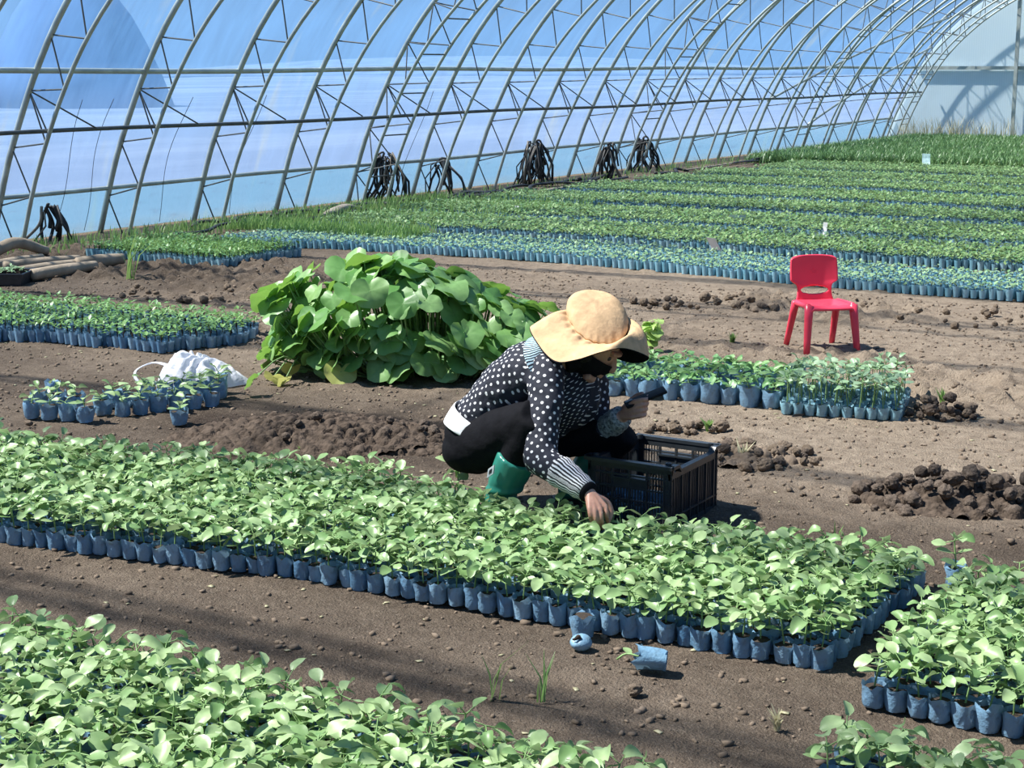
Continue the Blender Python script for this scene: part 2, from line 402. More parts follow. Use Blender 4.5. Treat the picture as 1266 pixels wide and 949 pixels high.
# end wall: white sheet with fine upright ribs, beam and posts
m, nt, out = new_mat('white_end_sheet'); n = N(nt); co = geo_pos(n)
wv = n('TexWave', _bands_direction='X', Scale=6.5, Distortion=.3, Vector=co).outputs[1]
col = n.mix(n.ramp(wv, .85, 1.0), c4(.80, .92, .95), c4(.68, .83, .88))
p = n('BsdfPrincipled', Base__Color=col, Roughness=.4); tl = n('BsdfTranslucent', Color=c4(.75, .92, 1)); x = n('MixShader', i0=.4)
nt.links.new(p.outputs[0], x.inputs[1]); nt.links.new(tl.outputs[0], x.inputs[2]); nt.links.new(x.outputs[0], out.inputs[0])
A = arch(np.linspace(0, SLEN, 80), -.03); mb = MB(); nA = len(A)
va = [(a, YEND, b) for a, b in A]+[(a, YEND+.04, b) for a, b in A]
mb.add(va, [list(range(nA)), list(range(2*nA-1, nA-1, -1))]+[(q+1, q, q+nA, q+nA+1) for q in range(nA-1)])
tag(mb.build('wall_back', m, None, False), kind='structure')
mb = MB(); mb.box((FOOT+.6, YEND-.10, 1.50), (FOOT+SPAN-.6, YEND-.03, 1.57)); tag(mb.build('trim_6', M['steel'], None, False), kind='structure')
for k, xp in enumerate((-8.79, -5.5, -2.5)):
    mb = MB(); mb.box((xp-.035, YEND-.18, 0), (xp+.035, YEND-.11, 4.1)); tag(mb.build('trim_%d' % (7+k), M['steel'], None, False), kind='structure')
# long wind braces lying under the film near the end wall
for q, (ya, za, yb, zb) in enumerate(((27.2, 1.0, 34.6, 2.7), (29.8, .5, 34.8, 2.0))):
    sa, sb = s_at_z(za), s_at_z(zb); tt = np.linspace(0, 1, 12); A = arch(sa+(sb-sa)*tt, .05)
    tag(MB().tube(np.column_stack([A[:, 0], ya+(yb-ya)*tt, A[:, 1]]), .022, 8).build('trim_%d' % (10+q), M['steel']), kind='structure')

# hills outside, seen through the film
def hill(name, cx, cy, rx, ry, h, col):
    mb = MB(); a = np.arange(28)/28*2*PI; R = []
    for q in np.linspace(0, 1, 8):
        rr = 1-q; wob = 1+.25*fbm(np.cos(a)*2+cx, np.sin(a)*2+q, 11); R.append(np.column_stack([cx+rx*rr*wob*np.cos(a), cy+ry*rr*wob*np.sin(a), -.3+h*(1-rr**2)**1.0+0*a]))
    v, f = loft(R, True); mb.add(v, f); tag(mb.build(name, simple(name+'_scrub', col, .95, .3, .3, pos=True)), kind='structure')
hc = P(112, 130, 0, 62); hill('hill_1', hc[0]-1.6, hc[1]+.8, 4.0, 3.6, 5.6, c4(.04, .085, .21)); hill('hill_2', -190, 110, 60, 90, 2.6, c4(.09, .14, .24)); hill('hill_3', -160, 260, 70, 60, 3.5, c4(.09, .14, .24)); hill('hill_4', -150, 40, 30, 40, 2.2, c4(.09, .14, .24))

# ------------------------------------------------------------------ world, sun, camera
w = bpy.data.worlds.new('sky'); SC.world = w; w.use_nodes = True; nt = w.node_tree; nt.nodes.clear(); n = N(nt)
z = n('SeparateXYZ', Vector=n('TexCoord').outputs['Generated']).outputs[2]
g = n.ramp(z, -.05, .6); colr = n.mix(g, c4(.36, .58, .90), c4(.18, .40, .84))
bg = n('Background', Color=colr, Strength=.5); o = nt.nodes.new('ShaderNodeOutputWorld'); nt.links.new(bg.outputs[0], o.inputs[0])
sun = bpy.data.lights.new('sun', 'SUN'); sun.energy = 10.5; sun.angle = math.radians(1.3); sun.color = (1.0, .955, .88)
so = link('sun', sun); el = math.radians(57)
sd = -(RT*1.0+FW*np.array([1, 1, 0])*(-.06)); sd[2] = 0; sd /= np.linalg.norm(sd)
sv = Vector((sd[0]*math.cos(el), sd[1]*math.cos(el), math.sin(el))); so.rotation_euler = sv.to_track_quat('Z', 'Y').to_euler(); so.location = sv*30
cd = bpy.data.cameras.new('camera'); cd.sensor_width = 36; cd.lens = FPX/IW*36; cd.clip_end = 600; co_ = link('camera', cd); co_.location = CAM
co_.rotation_euler = Matrix((RT, UP, -FW)).transposed().to_euler(); SC.camera = co_
SC.view_settings.view_transform = 'Standard'; SC.view_settings.look = 'None'; SC.view_settings.exposure = 0.0; SC.view_settings.gamma = 1; SC.view_settings.use_curve_mapping = False
#PART2

# ------------------------------------------------------------------ plants
def frame(az, pitch, roll=0.0):
    d = np.array([math.cos(az)*math.cos(pitch), math.sin(az)*math.cos(pitch), math.sin(pitch)])
    s = np.array([-math.sin(az), math.cos(az), 0.0]); n_ = np.cross(d, s)
    s2 = s*math.cos(roll)+n_*math.sin(roll); return np.stack([d, s2, np.cross(d, s2)], 1)
def leafgrid(L, Wd, cup, droop, nu=6, nv=5, pw=.62, ripple=.0, ph=0.0):
    t = np.linspace(0, 1, nu)[:, None]; s = np.linspace(-1, 1, nv)[None, :]
    hw = Wd/2*np.sin(PI*np.clip(t*.97+.015, 0, 1)**.85)**pw
    x = L*t+0*s+L*.10*np.abs(s)*(t < .01)*-1; y = hw*s
    z = cup*Wd*s*s*np.sin(PI*t)**.5-droop*L*t*t+ripple*L*np.sin(7*t+3*s+ph)*np.abs(s)
    V = np.stack([x, y, z+0*x], -1).reshape(-1, 3); i = np.arange(nu*nv).reshape(nu, nv)
    return V, np.stack([i[:-1, :-1], i[1:, :-1], i[1:, 1:], i[:-1, 1:]], -1).reshape(-1, 4)
def bag_geo(r, h, n_, rr, seed, wav=.1):
    a = np.arange(n_)/n_*2*PI; V = []
    zl = [0, .12, .5, .85, 1.0] if n_ > 6 else [0, 1.0]
    for q, z in enumerate(zl):
        rad = r*(.86+.2*z+(wav*rr.uniform(-1, 1, n_) if n_ > 6 else 0))*(.93 if q == 0 else 1)
        V.append(np.column_stack([rad*np.cos(a), rad*np.sin(a), h*(z+(wav*1.3*rr.uniform(-1, .6, n_) if z == 1 and n_ > 6 else np.zeros(n_)))]))
    k = np.arange(n_); F = [np.stack([q*n_+k, q*n_+(k+1) % n_, (q+1)*n_+(k+1) % n_, (q+1)*n_+k], -1) for q in range(len(zl)-1)]
    return np.concatenate(V), np.concatenate(F)
def disc_geo(r, z, n_, rr=None):
    a = np.arange(n_)/n_*2*PI; V = np.column_stack([r*np.cos(a), r*np.sin(a), np.full(n_, z)])
    if rr is not None: V[:, 2] += rr.uniform(-.003, .003, n_)
    V = np.vstack([V, [0, 0, z+.003]]); return V, np.array([(n_, k, (k+1) % n_, (k+2) % n_) for k in range(0, n_, 2)])
def stick(p, q, r, n_=4):
    v, f, _ = tube([p, q], r, n_, 0, False); return v, np.array(f)
def merge(lst):
    V, F, o = [], [], 0
    for v, f in lst: V.append(v); F.append(np.asarray(f)+o); o += len(v)
    return np.concatenate(V), np.concatenate(F)
def seedling(kind, seed):
    """dict part -> (V, quads) of one potted plant, base at the origin"""
    rr = np.random.default_rng(seed); U = rr.uniform; out = {}; st, lv = [], []
    if kind == 'squash': r, h, top, nl = .0285, .062, U(.105, .145), 4
    elif kind == 'leggy': r, h, top, nl = .026, .055, U(.135, .185), 2
    elif kind == 'low': r, h, top, nl = .044, .085, U(.10, .125), 6
    else: r, h, top, nl = .035, .068, U(.085, .11), 3
    out['bag'] = bag_geo(r, h*U(.88, 1.12), 14, rr, seed, .13); out['soil'] = disc_geo(r*.93, h*.8, 12, rr)
    lean = U(-.012, .012, 2); T = np.array([lean[0], lean[1], top-.015]); B = np.array([0, 0, h*.78])
    st.append(stick(B, T, .0024)); az0 = U(0, 2*PI)
    ct = B+(T-B)*(.55 if kind != 'leggy' else .92)
    for k in range(2):                                   # seed leaves
        az = az0+k*PI+U(-.4, .4); L = U(.036, .046) if kind != 'leggy' else U(.04, .052); e = ct+np.array([math.cos(az), math.sin(az), .35])*.012
        st.append(stick(ct, e, .0016)); v, f = leafgrid(L, L*U(.6, .72), U(.02, .12), U(.0, .25), 6, 5, .55); lv.append((v@frame(az, U(-.1, .45), U(-.3, .3)).T+e, f))
    for k in range(nl):                                  # true leaves
        az = az0+PI/2+k*2.4+U(-.5, .5); L = U(.035, .051)*(1, .95, .85, .75, .65, .6)[k] if kind in ('squash', 'low') else U(.026, .042)
        ln = U(.010, .028); e = T+np.array([math.cos(az)*ln, math.sin(az)*ln, U(-.006, .022)])
        st.append(stick(T, e, .0015)); v, f = leafgrid(L, L*U(.70, .92), U(-.10, .30), U(.05, .6), 7, 7, .43, .04, U(0, 6)); lv.append((v@frame(az, U(-.35, .8), U(-.7, .7)).T+e, f))
    out['stem'] = merge(st); out['leaves'] = merge(lv); return out
def qmesh(name, vf, mat): return fastmesh(name, vf[0], vf[1], np.zeros(len(vf[1])), [mat])
def plant_kind(kind, count, leafm, bagm, seed):
    T = []
    for k in range(count):
        s = seedling(kind, seed+k); mats = dict(bag=bagm, soil=M['potsoil'], stem=M['stem'], leaves=leafm)
        T.append((s, {p: qmesh(p, s[p], mats[p]) for p in s}))
    return T
def as_temp(s): 
    V, F, K, o = [], [], [], 0
    for mi, p in enumerate(('bag', 'soil', 'stem', 'leaves')):
        v, f = s[p]; V.append(v); F.append(f+o); K += [mi]*len(f); o += len(v)
    return np.concatenate(V), np.concatenate(F), np.array(K)
SQ = plant_kind('squash', 10, M['leaf'], M['bag'], 100); LG = plant_kind('leggy', 7, M['leaf_leggy'], M['bag_far'], 200)
LO = plant_kind('low', 7, M['leaf_low'], M['bag'], 300); CL = plant_kind('mid', 6, M['leaf'], M['bag'], 400)
def put(kinds, name, x, y, label, cat, group, sc=1.0, z=0.0, skip=()):
    o = empty(name, (x, y, z), random.uniform(0, 2*PI)); o.scale = (sc, sc, sc*random.uniform(.92, 1.1)); tag(o, label, cat, group)
    for p, me in random.choice(kinds)[1].items():
        if p not in skip: link(p, me, o)
    return o
def grid(x0, x1, y0, y1, pitch, jit=.12, ox=0.0):
    out = []
    for j, y in enumerate(np.arange(y0, y1, pitch)):
        for x in np.arange(x0+ox*(j % 2)*pitch, x1, pitch): out.append((x+random.uniform(-jit, jit)*pitch, y+random.uniform(-jit, jit)*pitch))
    return out
def vis(x, y, m=40, z=.1):
    d = np.array([x, y, z])-CAM; zz = d@FW; px, py = IW/2+FPX*(d@RT)/zz, IH/2-FPX*(d@UP)/zz
    return -m < px < IW+m and py < IH+m+25

# nearest bed (bottom left of the photo), narrow bed and the two beds on the right
PT = .0565; cand = []; far_ = []
FOOT_P = gr(618, 646)[:2]; FOOT_Q = FOOT_P+np.array([.16, -.06])
HAND = gr(740, 646, .12)[:2]
def clear(x, y):
    if math.hypot(x-HAND[0], y-HAND[1]) < .062 or math.hypot(x-HAND[0]-.02, y-HAND[1]+.05) < .045: return False
    p = np.array([x, y]); d = FOOT_Q-FOOT_P; t = np.clip((p-FOOT_P)@d/(d@d), 0, 1); return np.linalg.norm(p-FOOT_P-t*d) > .075
BL = dict(near=('pale green seedling in a blue bag, in the nearest bed at the bottom left', 'seedlings of the nearest bed'),
          corner=('pale green seedling in a blue bag, in the short bed at the bottom right corner', 'seedlings of the bottom right bed'),
          right=('pale green seedling in a blue bag, in the bed cut off by the right edge', 'seedlings of the right bed'),
          main=('pale green seedling in a blue bag, in the front row of the long bed', 'front row of the long bed'))
for x, y in grid(-3.75, -1.43, 2.0, 2.93, PT):
    if vis(x, y, 12, .12): cand.append(('near', x, y))
for j in range(3):
    for i in range(8):
        x, y = -1.13+.0585*i+random.uniform(-.006, .006), 3.36-.058*j+random.uniform(-.005, .005)
        if vis(x, y, 8): cand.append(('corner', x, y))
for j in range(17):
    y = 3.80+.0575*j
    for i in range(22):
        x = -1.215+.012*math.sin(j*1.3)+.0585*i+random.uniform(-.006, .006)
        (cand if vis(x, y, 8) else far_).append(('right', x, y+random.uniform(-.006, .006)))
def bed_front(x): return np.interp(x, [-4.9, -4.2, -3.1, -2.2, -1.4], [3.52, 3.67, 3.88, 3.93, 3.985])
for j in range(18):
    for x in np.arange(-5.6, -1.385, PT):
        y = bed_front(x)+j*PT*.98+random.uniform(-.007, .007); xx = x+random.uniform(-.007, .007)+(.015 if j > 10 else 0)
        if y < 4.72+.05*math.sin(x*3) and vis(xx, y, 60) and random.random() > .015 and clear(xx, y): (cand if j == 0 and vis(xx, y, 0) else far_).append(('main', xx, y))
cand.sort(key=lambda c: (c[0] == 'right' and c[2] > 4.25, c[1]**2+c[2]**2)); NIND = 325
print('candidates', len(cand), {k: sum(c[0] == k for c in cand) for k in BL})
for b_, x, y in cand[:NIND]: put(SQ, 'potted_seedling', x, y, BL[b_][0], 'potted seedling', BL[b_][1], random.uniform(.88, 1.16))
RL = dict(main='long dense bed of pale green seedlings in blue bags before the crouching person', right='rear part of the pale green seedling bed cut off by the right edge', near='far corner of the nearest seedling bed', corner='end of the short seedling bed')
for b_ in BL:
    rest = np.array([(x, y, 0.0) for c, x, y in cand[NIND:]+far_ if c == b_]); K = len(rest)
    if K < 1: continue
    o = link('seedling_bed', scatter_mesh('seedling_bed', [as_temp(s) for s, _ in SQ], rest, RNG.uniform(0, 2*PI, K), RNG.uniform(.92, 1.12, K), [M['bag'], M['potsoil'], M['stem'], M['leaf']]))
    tag(o, RL[b_], 'seedling bed', None, 'stuff')
# taller odd pot behind the bed and the crate's bags
o = put(SQ, 'potted_seedling', *gr(566, 632)[:2], 'single seedling with upright leaf standing just behind the long bed near the green boot', 'potted seedling', None, 1.25)
o = put(SQ, 'potted_seedling', *gr(1181, 726)[:2], 'narrow bag with grassy sprout at the back between the long bed and right bed', 'potted seedling', None, 1.15)

# mid tray: low leafy plants in wide bags and leggy ones in narrow bags
for j in range(7):
    for i in range(10):
        x, y = -3.72+.098*i-.012*j+random.uniform(-.012, .012), 6.97+.093*j+.012*i+random.uniform(-.012, .012)
        put(LO, 'wide_bag_seedling', x, y, 'low bushy seedling in a wide blue bag, in the block behind the phone', 'potted seedling', 'bushy seedlings behind the phone', random.uniform(.95, 1.15))
for j in range(10):
    for i in range(10):
        if (i*7+j*5) % 9 == 0 and j > 2: continue
        x, y = -2.715+.0535*i-.012*j+random.uniform(-.005, .005), 7.0+.055*j+.014*i+random.uniform(-.005, .005)
        put(LG, 'leggy_seedling', x, y, 'tall thin-stemmed seedling in a narrow blue bag, in the block below the red chair', 'potted seedling', 'leggy seedlings below the red chair', random.uniform(.95, 1.12))
# loose cluster beside the white plastic bag
cl = [(40+22*i, 516+1.5*i, 0) for i in range(4)]+[(50+22*i, 503+1.5*i, 0) for i in range(3)]+[(152+22*i, 514-2.5*i, 0) for i in range(6)]+[(160+22*i, 502-2*i, 0) for i in range(6)]+[(182+22*i, 492-1.5*i, 0) for i in range(5)]+[(128, 512, 0), (140, 502, 0), (222, 524, 0)]
for q, (px, py, _) in enumerate(cl):
    g_ = gr(px, py); lone = q in (22, 23)
    put(CL, 'loose_seedling_bag', g_[0], g_[1], 'blue bag seedling in the loose group in front of the white plastic bag', 'potted seedling', 'loose seedling group', random.uniform(1.08, 1.3))
o = put(CL, 'loose_seedling_bag', *gr(66, 488)[:2], 'lone bright blue bag standing behind the left end of the loose group', 'potted seedling', None, 1.0, 0, ('leaves', 'stem'))

# small beds on the left and the far beds: past counting
def far_temp(kind, seed):
    rr = np.random.default_rng(seed); U = rr.uniform; V, F, K, o = [], [], [], 0
    def ad(vf, mi):
        nonlocal o
        V.append(vf[0]); F.append(np.asarray(vf[1])+o); K.extend([mi]*len(vf[1])); o += len(vf[0])
    ad(bag_geo(.0295, .07, 6, rr, seed), 0); ad(disc_geo(.028, .058, 6), 1)
    H = dict(small=(.09, .13), far=(.078, .112), pale=(.07, .088))[kind]
    for k in range(dict(small=6, far=6, pale=3)[kind]):
        az = U(0, 2*PI); L = U(.026, .042) if kind != 'pale' else U(.024, .034); v, f = leafgrid(L, L*U(.42, .62) if kind == 'small' else L*U(.5, .8), .1, U(0, .3), 3, 3)
        r0 = U(.0, .022); ad((v@frame(az, U(-.2, .9), U(-.3, .3)).T+np.array([math.cos(az)*r0, math.sin(az)*r0, U(*H)]), f), 2)
    ad(stick((0, 0, .055), (0, 0, H[0]+.01), .003), 1)
    return np.concatenate(V), np.concatenate(F), np.array(K)
TS = {k: [far_temp(k, 500+9*q) for q in range(8)] for k in ('small', 'far', 'pale')}
def field(name, pts, kind, bagm, leafm, label, tall=1.0):
    p = np.array([(x, y, 0.0) for x, y in pts]); k = len(p)
    o = link(name, scatter_mesh(name, TS[kind], p, RNG.uniform(0, 2*PI, k), RNG.uniform(.92, 1.1, k), [bagm, M['potsoil'], leafm], None, RNG.uniform(.85, 1.15, k)*tall))
    return tag(o, label, 'seedling bed', None, 'stuff')
def inpoly(x, y, poly):
    c = False; n_ = len(poly)
    for i in range(n_):
        (x1, y1), (x2, y2) = poly[i], poly[(i+1) % n_]
        if (y1 > y) != (y2 > y) and x < (x2-x1)*(y-y1)/(y2-y1)+x1: c = not c
    return c
pl = [tuple(gr(*q)[:2]) for q in ((-60, 422), (60, 424), (200, 436), (312, 424))]+[(-6.35, 7.55), (-9.4, 7.35)]
field('seedling_bed', [q for q in grid(-10, -6, 6.2, 7.6, .057) if inpoly(*q, pl)], 'small', M['bag'], M['leaf_small'], 'low bed of small dark green seedlings in blue bags, at the left edge before the squash')
field('seedling_bed', [(x, y) for x, y in grid(-10.1, -8.62, 9.85, 10.85, .058)], 'small', M['bag_far'], M['leaf_small'], 'small square bed of grassy seedlings in blue bags, in front of the film wall')
beds = [(11.42, 12.42, -9.85, 'pale', 'bag_pale', 'leaf_pale', 'nearest of the far beds, pale sparse seedlings showing many light blue bags'),
        (12.92, 13.95, -10.0, 'far', 'bag_far', 'leaf_far', 'second far bed of green seedlings, behind the pale light blue bed'),
        (14.45, 15.7, -10.1, 'far', 'bag_far', 'leaf_far', 'third far bed of green seedlings, behind the standing white label'),
        (16.3, 17.3, -10.15, 'far', 'bag_far', 'leaf_far', 'fourth far bed of green seedlings, counted from the soil path'),
        (17.95, 19.1, -10.0, 'far', 'bag_far', 'leaf_far', 'fifth far bed of green seedlings, counted from the soil path'),
        (19.75, 20.8, -9.9, 'far', 'bag_far', 'leaf_far', 'sixth far bed of green seedlings, counted from the soil path'),
        (21.3, 22.4, -9.8, 'far', 'bag_far', 'leaf_far', 'seventh far bed of green seedlings, counted from the soil path'),
        (22.95, 24.7, -9.5, 'far', 'bag_far', 'leaf_far', 'last far bed of bagged seedlings, before the tall green crop')]
for ya, yb, xa, kind, bm_, lm, lab in beds:
    pts = [(x, y+.16*math.sin((x+8.6)*.9)*(1 if ya < 12 else .4)) for x, y in grid(xa, -1.2, ya, yb, .0605) if x < -.235*y+1.3]
    field('seedling_bed', pts, kind, M[bm_], M[lm], lab)

def blades(name, pts, h, wd, mat, label, cat='grass', tilt=.5, kind='stuff'):
    """thin curved blades, one mesh"""
    V, F = [], []; k = len(pts); p = np.array(pts); az = RNG.uniform(0, 2*PI, k); hh = h*RNG.uniform(.5, 1.2, k); ln = RNG.uniform(.05, tilt, k)*hh; sd_ = np.stack([-np.sin(az), np.cos(az)], -1)*wd/2
    d = np.stack([np.cos(az), np.sin(az)], -1); rows = []
    for t, ww in ((0, .8), (.5, 1.0), (1.0, .12)):
        c = np.column_stack([p[:, :2]+d*(ln*t*t)[:, None], p[:, 2]+hh*t*(1-.15*t)])
        for sg in (-1, 1): q = c.copy(); q[:, :2] += sd_*sg*ww; rows.append(q)
    V = np.stack(rows, 1).reshape(-1, 3); b = np.arange(k)[:, None]*6
    F = np.concatenate([b+np.array([[0, 1, 3, 2]]), b+np.array([[2, 3, 5, 4]])])
    return tag(link(name, fastmesh(name, V, F, np.zeros(len(F)), [mat])), label, cat, None, kind)
u = RNG.uniform
pts = [(x, y, 0) for x, y in zip(u(-10.7, -4.6, 62000), u(25.3, 34.6, 62000)) if x < -.235*y+1.6]
blades('tall_crop_grass', pts, .20, .024, M['leaf_tall'], 'tall dense dark green leafy crop in front of the white end wall', 'crop', .9)
yy = np.concatenate([u(9.6, 12.8, 420), u(11.5, 16, 600), u(14, 20, 200), u(20, 35, 600)]); off = np.abs(RNG.normal(0, .22, len(yy)))
pts = [(min(FOOT+.45+o_*1.6, -10.1), y, 0) for y, o_ in zip(yy, off)]
blades('wall_grass', pts, .13, .012, M['grass'], 'ragged green grass growing along the foot of the plastic film wall')
pts = [(x, y, .05) for x, y in zip(u(-10.1, -8.7, 1500), u(9.9, 10.8, 1500))]+[(x, y, .05) for x, y in zip(u(-10.4, -8.3, 2600), u(11.9, 12.5, 2600))]+[(x, y, .04) for x, y in zip(u(-10.9, -8.6, 3500), u(12.6, 16.2, 3500)) if x < -8.4-.25*(16.2-y)*0+.0]
blades('bed_grass', pts, .12, .009, M['grass'], 'thin grassy leaves standing over the left ends of the far beds')
pts = [(-10.6+u(-.5, .9), 34.9+u(-.6, .1), 0) for _ in range(160)]+[(x, 34.7+u(-.2, .2), 0) for x in u(-10, -8.6, 120)]
blades('end_grass', pts, .55, .012, M['straw'], 'tall pale dry grass along the foot of the white end wall')

# squash clump behind the person
def roundleaf(R, rr):
    na, nr = 22, 5; th = np.arange(na)/na*2*PI; V = []; ph = rr.uniform(0, 6)
    out_ = R*(1+.05*np.cos(5*th+ph))*(1-.62*np.exp(-((np.abs(th-PI))/.33)**2))
    for q in range(nr):
        f = (.04, .35, .65, .88, 1.0)[q]
        V.append(np.column_stack([f*out_*np.cos(th), f*out_*np.sin(th)*1.06, R*(.05*f-.05*f*f+.11*f*f*f*np.sin(3*th+ph)+.05*f*f*np.sin(7*th-ph)+.16*np.abs(np.sin(th))*f-.26*f*f*np.maximum(0, np.cos(th)))]))
    k = np.arange(na); F = [np.stack([q*na+k, q*na+(k+1) % na, (q+1)*na+(k+1) % na, (q+1)*na+k], -1) for q in range(nr-1)]
    return np.concatenate(V), np.concatenate(F)
rr = np.random.default_rng(31); LV, YL, ST = [], [], MB()
root = empty('squash_plant', (-4.55, 6.95, 0)); R0 = np.array([-4.55, 6.95, 0.0])
tag(root, 'big bushy squash clump with broad round leaves, behind the crouching person', 'squash plant')
cdir = CAM-np.array([-4.5, 7.1, .3]); cdir[2] = 0; cdir /= np.linalg.norm(cdir); e1 = RT.copy(); e2 = -cdir
C0 = gr(500, 478)+e2*.42
for k in range(470):
    # clump is an ellipse .84 x .40 m, crown height falls towards the right end
    a = rr.uniform(0, 2*PI); q = math.sqrt(rr.uniform(0, 1)); du, dv = q*math.cos(a), q*math.sin(a)
    if k >= 360:
        a = -rr.uniform(.12, PI-.12); q = rr.uniform(.78, 1.0); du, dv = q*math.cos(a), q*math.sin(a)
    top = (.52+.07*math.cos((du+.45)*2.6))*(1-.30*max(0, q-.35)**1.2)*(1-.28*max(0, du))
    if k >= 360: hgt = rr.uniform(.06, .30)
    elif q > .62 or k % 4 == 0: hgt = top*rr.uniform(.10, 1.0)
    else: hgt = top*rr.uniform(.82, 1.03)
    p = C0+e1*(du*.92+.14)+e2*dv*.42; p = np.array([p[0], p[1], max(.06, hgt)])
    az = math.atan2(-(p-C0)[1], -(p-C0)[0])+PI+rr.uniform(-.9, .9); pit = -rr.uniform(.1, .5) if q < .6 else -rr.uniform(.25, 1.1)
    R = rr.uniform(.055, .108)*(1.0 if hgt > .3 else .85); v, f = roundleaf(R, rr)
    (YL if (k % 29 == 5 and hgt < .2) else LV).append((v@frame(az, pit, rr.uniform(-.35, .35)).T+p-R0, f))
    b = C0+e1*(du*.62+.14)+e2*dv*.22; b[2] = .0; mid = (b*.35+p*.65); mid[2] = hgt*.62
    ST.tube([b-R0, mid-R0, p-R0], [.006, .005, .0035], 5, 0, 3)
for q, (px, py, zz, R) in enumerate([(338, 466, .04, .05), (352, 470, .03, .045), (312, 470, .08, .06), (360, 455, .06, .05), (330, 440, .10, .05)]):
    p = gr(px, py, zz); v, f = roundleaf(R, rr); az = rr.uniform(0, 6)
    (YL if q in (0, 1, 3) else LV).append((v@frame(az, -.7, .2).T+p-R0, f)); b = C0-e1*.5; ST.tube([b-R0, (b+p)/2-R0+[0, 0, .1], p-R0], [.005, .004, .003], 5, 0, 3)
link('leaves', qmesh('leaves', merge(LV), M['pumpkin']), root); tag(link('yellow_leaves', qmesh('yellow_leaves', merge(YL), M['pumpkin_yellow']), root), 'yellowing lower leaves')
ST.build('stalks', M['stem'], root)
rr = np.random.default_rng(5); p0 = gr(806, 436); o = empty('squash_sprig', p0); LV, ST = [], MB()
for k in range(16):
    a = rr.uniform(0, 2*PI); p = np.array([.05*math.cos(a)*rr.uniform(.3, 1), .05*math.sin(a)*rr.uniform(.3, 1), rr.uniform(.06, .19)]); v, f = roundleaf(rr.uniform(.028, .045), rr)
    LV.append((v@frame(a, -rr.uniform(.1, .7), 0).T+p, f)); ST.tube([(0, 0, 0), p*.6, p], .003, 4)
link('leaves', qmesh('leaves', merge(LV), M['sprig']), o); ST.build('stalks', M['stem'], o); tag(o, 'small bright yellow-green leafy squash plant just beyond the hat', 'squash plant')

# weeds
def weed(px, py, h, k, label, mat='grass', wd=.008):
    p = gr(px, py); pts = [(p[0]+u(-.02, .02)*h*6, p[1]+u(-.02, .02)*h*6, 0) for _ in range(k)]
    o = blades('weed', pts, h, wd, M[mat], label, 'weed', .7, None); return o
weed(612, 866, .20, 5, 'tall thin grass shoot growing at the rear edge of the nearest bed', 'grass', .007)
weed(960, 902, .06, 22, 'small pale grass tuft on the soil path before the right bed', 'straw', .007)
weed(668, 866, .12, 6, 'slim seedling weed beside the round clod on the soil path', 'grass', .006)
weed(158, 345, .42, 12, 'tall lone onion-like sprout standing before the small square bed', 'grass', .016)
weed(566, 590, .05, 10, 'tiny weed on the soil behind the person', 'grass', .01)
weed(372, 562, .05, 16, 'small leafy weed at the foot of the dark soil heap', 'grass', .014)
weed(918, 572, .09, 18, 'pale weed growing between clods behind the crate', 'straw', .012)
weed(1165, 500, .09, 16, 'green weed on the clod pile beside the leggy seedlings', 'grass', .012)
weed(876, 533, .06, 14, 'small dark green weed on clods beyond the crate', 'grass', .016)
weed(1035, 668, .12, 4, 'single upright grass blade behind the right end of the long bed', 'grass', .006)
weed(905, 425, .07, 40, 'patch of pale weeds on the soil beyond the bushy seedlings', 'grass', .01)

# ------------------------------------------------------------------ the crouching person
def fabric(name, col, rough=.8, bump=.35, bs=35): return simple(name, col, rough, .15, 30, bump, bs, .08)
def dots_mat():
    m, nt, out = new_mat('dotted_cotton'); n = N(nt); uv = n('UVMap').outputs[0]
    vo = n('TexVoronoi', _voronoi_dimensions='2D', Vector=n('Mapping', Vector=uv, Scale=(1/.027, 1/.027, 1), Rotation=(0, 0, .6)).outputs[0], Scale=1.0, Randomness=.22)
    d = n('MapRange', Value=vo.outputs['Distance'], From__Min=.17, From__Max=.215).outputs[0]
    p = n('BsdfPrincipled', Base__Color=n.mix(d, c4(.82, .82, .82), c4(.028, .03, .042)), Roughness=.75, Specular__IOR__Level=.2)
    nt.links.new(n('Bump', Strength=.5, Distance=.01, Height=n.noise(28, 4, obj_co(n))).outputs[0], p.inputs['Normal']); nt.links.new(p.outputs[0], out.inputs[0]); return m
def stripe_mat(name, a, b, period, axis=0):
    m, nt, out = new_mat(name); n = N(nt); uv = n('UVMap').outputs[0]; q = n('SeparateXYZ', Vector=uv).outputs
    wob = n.math('MULTIPLY', n.noise(30, 2, obj_co(n)), period*.9)
    f = n.math('FRACT', n.math('DIVIDE', n.math('ADD', q[axis], wob), period)); g = n.math('GREATER_THAN', f, .5)
    p = n('BsdfPrincipled', Base__Color=n.mix(g, a, b), Roughness=.75, Specular__IOR__Level=.2); nt.links.new(p.outputs[0], out.inputs[0]); return m
M['dots'] = dots_mat(); M['stripe'] = stripe_mat('striped_cuff', c4(.80, .80, .80), c4(.025, .025, .03), .0135)
M['collar'] = stripe_mat('striped_collar', c4(.55, .74, .80), c4(.03, .035, .05), .014)
M['cloth_black'] = fabric('black_trouser_cloth', c4(.008, .008, .010)); M['tan'] = fabric('tan_hat_cotton', c4(.62, .42, .24), .85, .25, 60)
M['lining'] = fabric('black_hat_lining', c4(.012, .013, .016)); M['rubber_green'] = simple('green_boot_rubber', c4(.035, .24, .18), .3, .1, 10, .05, 40, .5)
M['white_lace'] = fabric('white_hem', c4(.82, .82, .82)); M['hair'] = simple('dark_hair', c4(.012, .01, .01), .5, .3, 80, .5, 200)
m, nt, out = new_mat('skin'); n = N(nt)
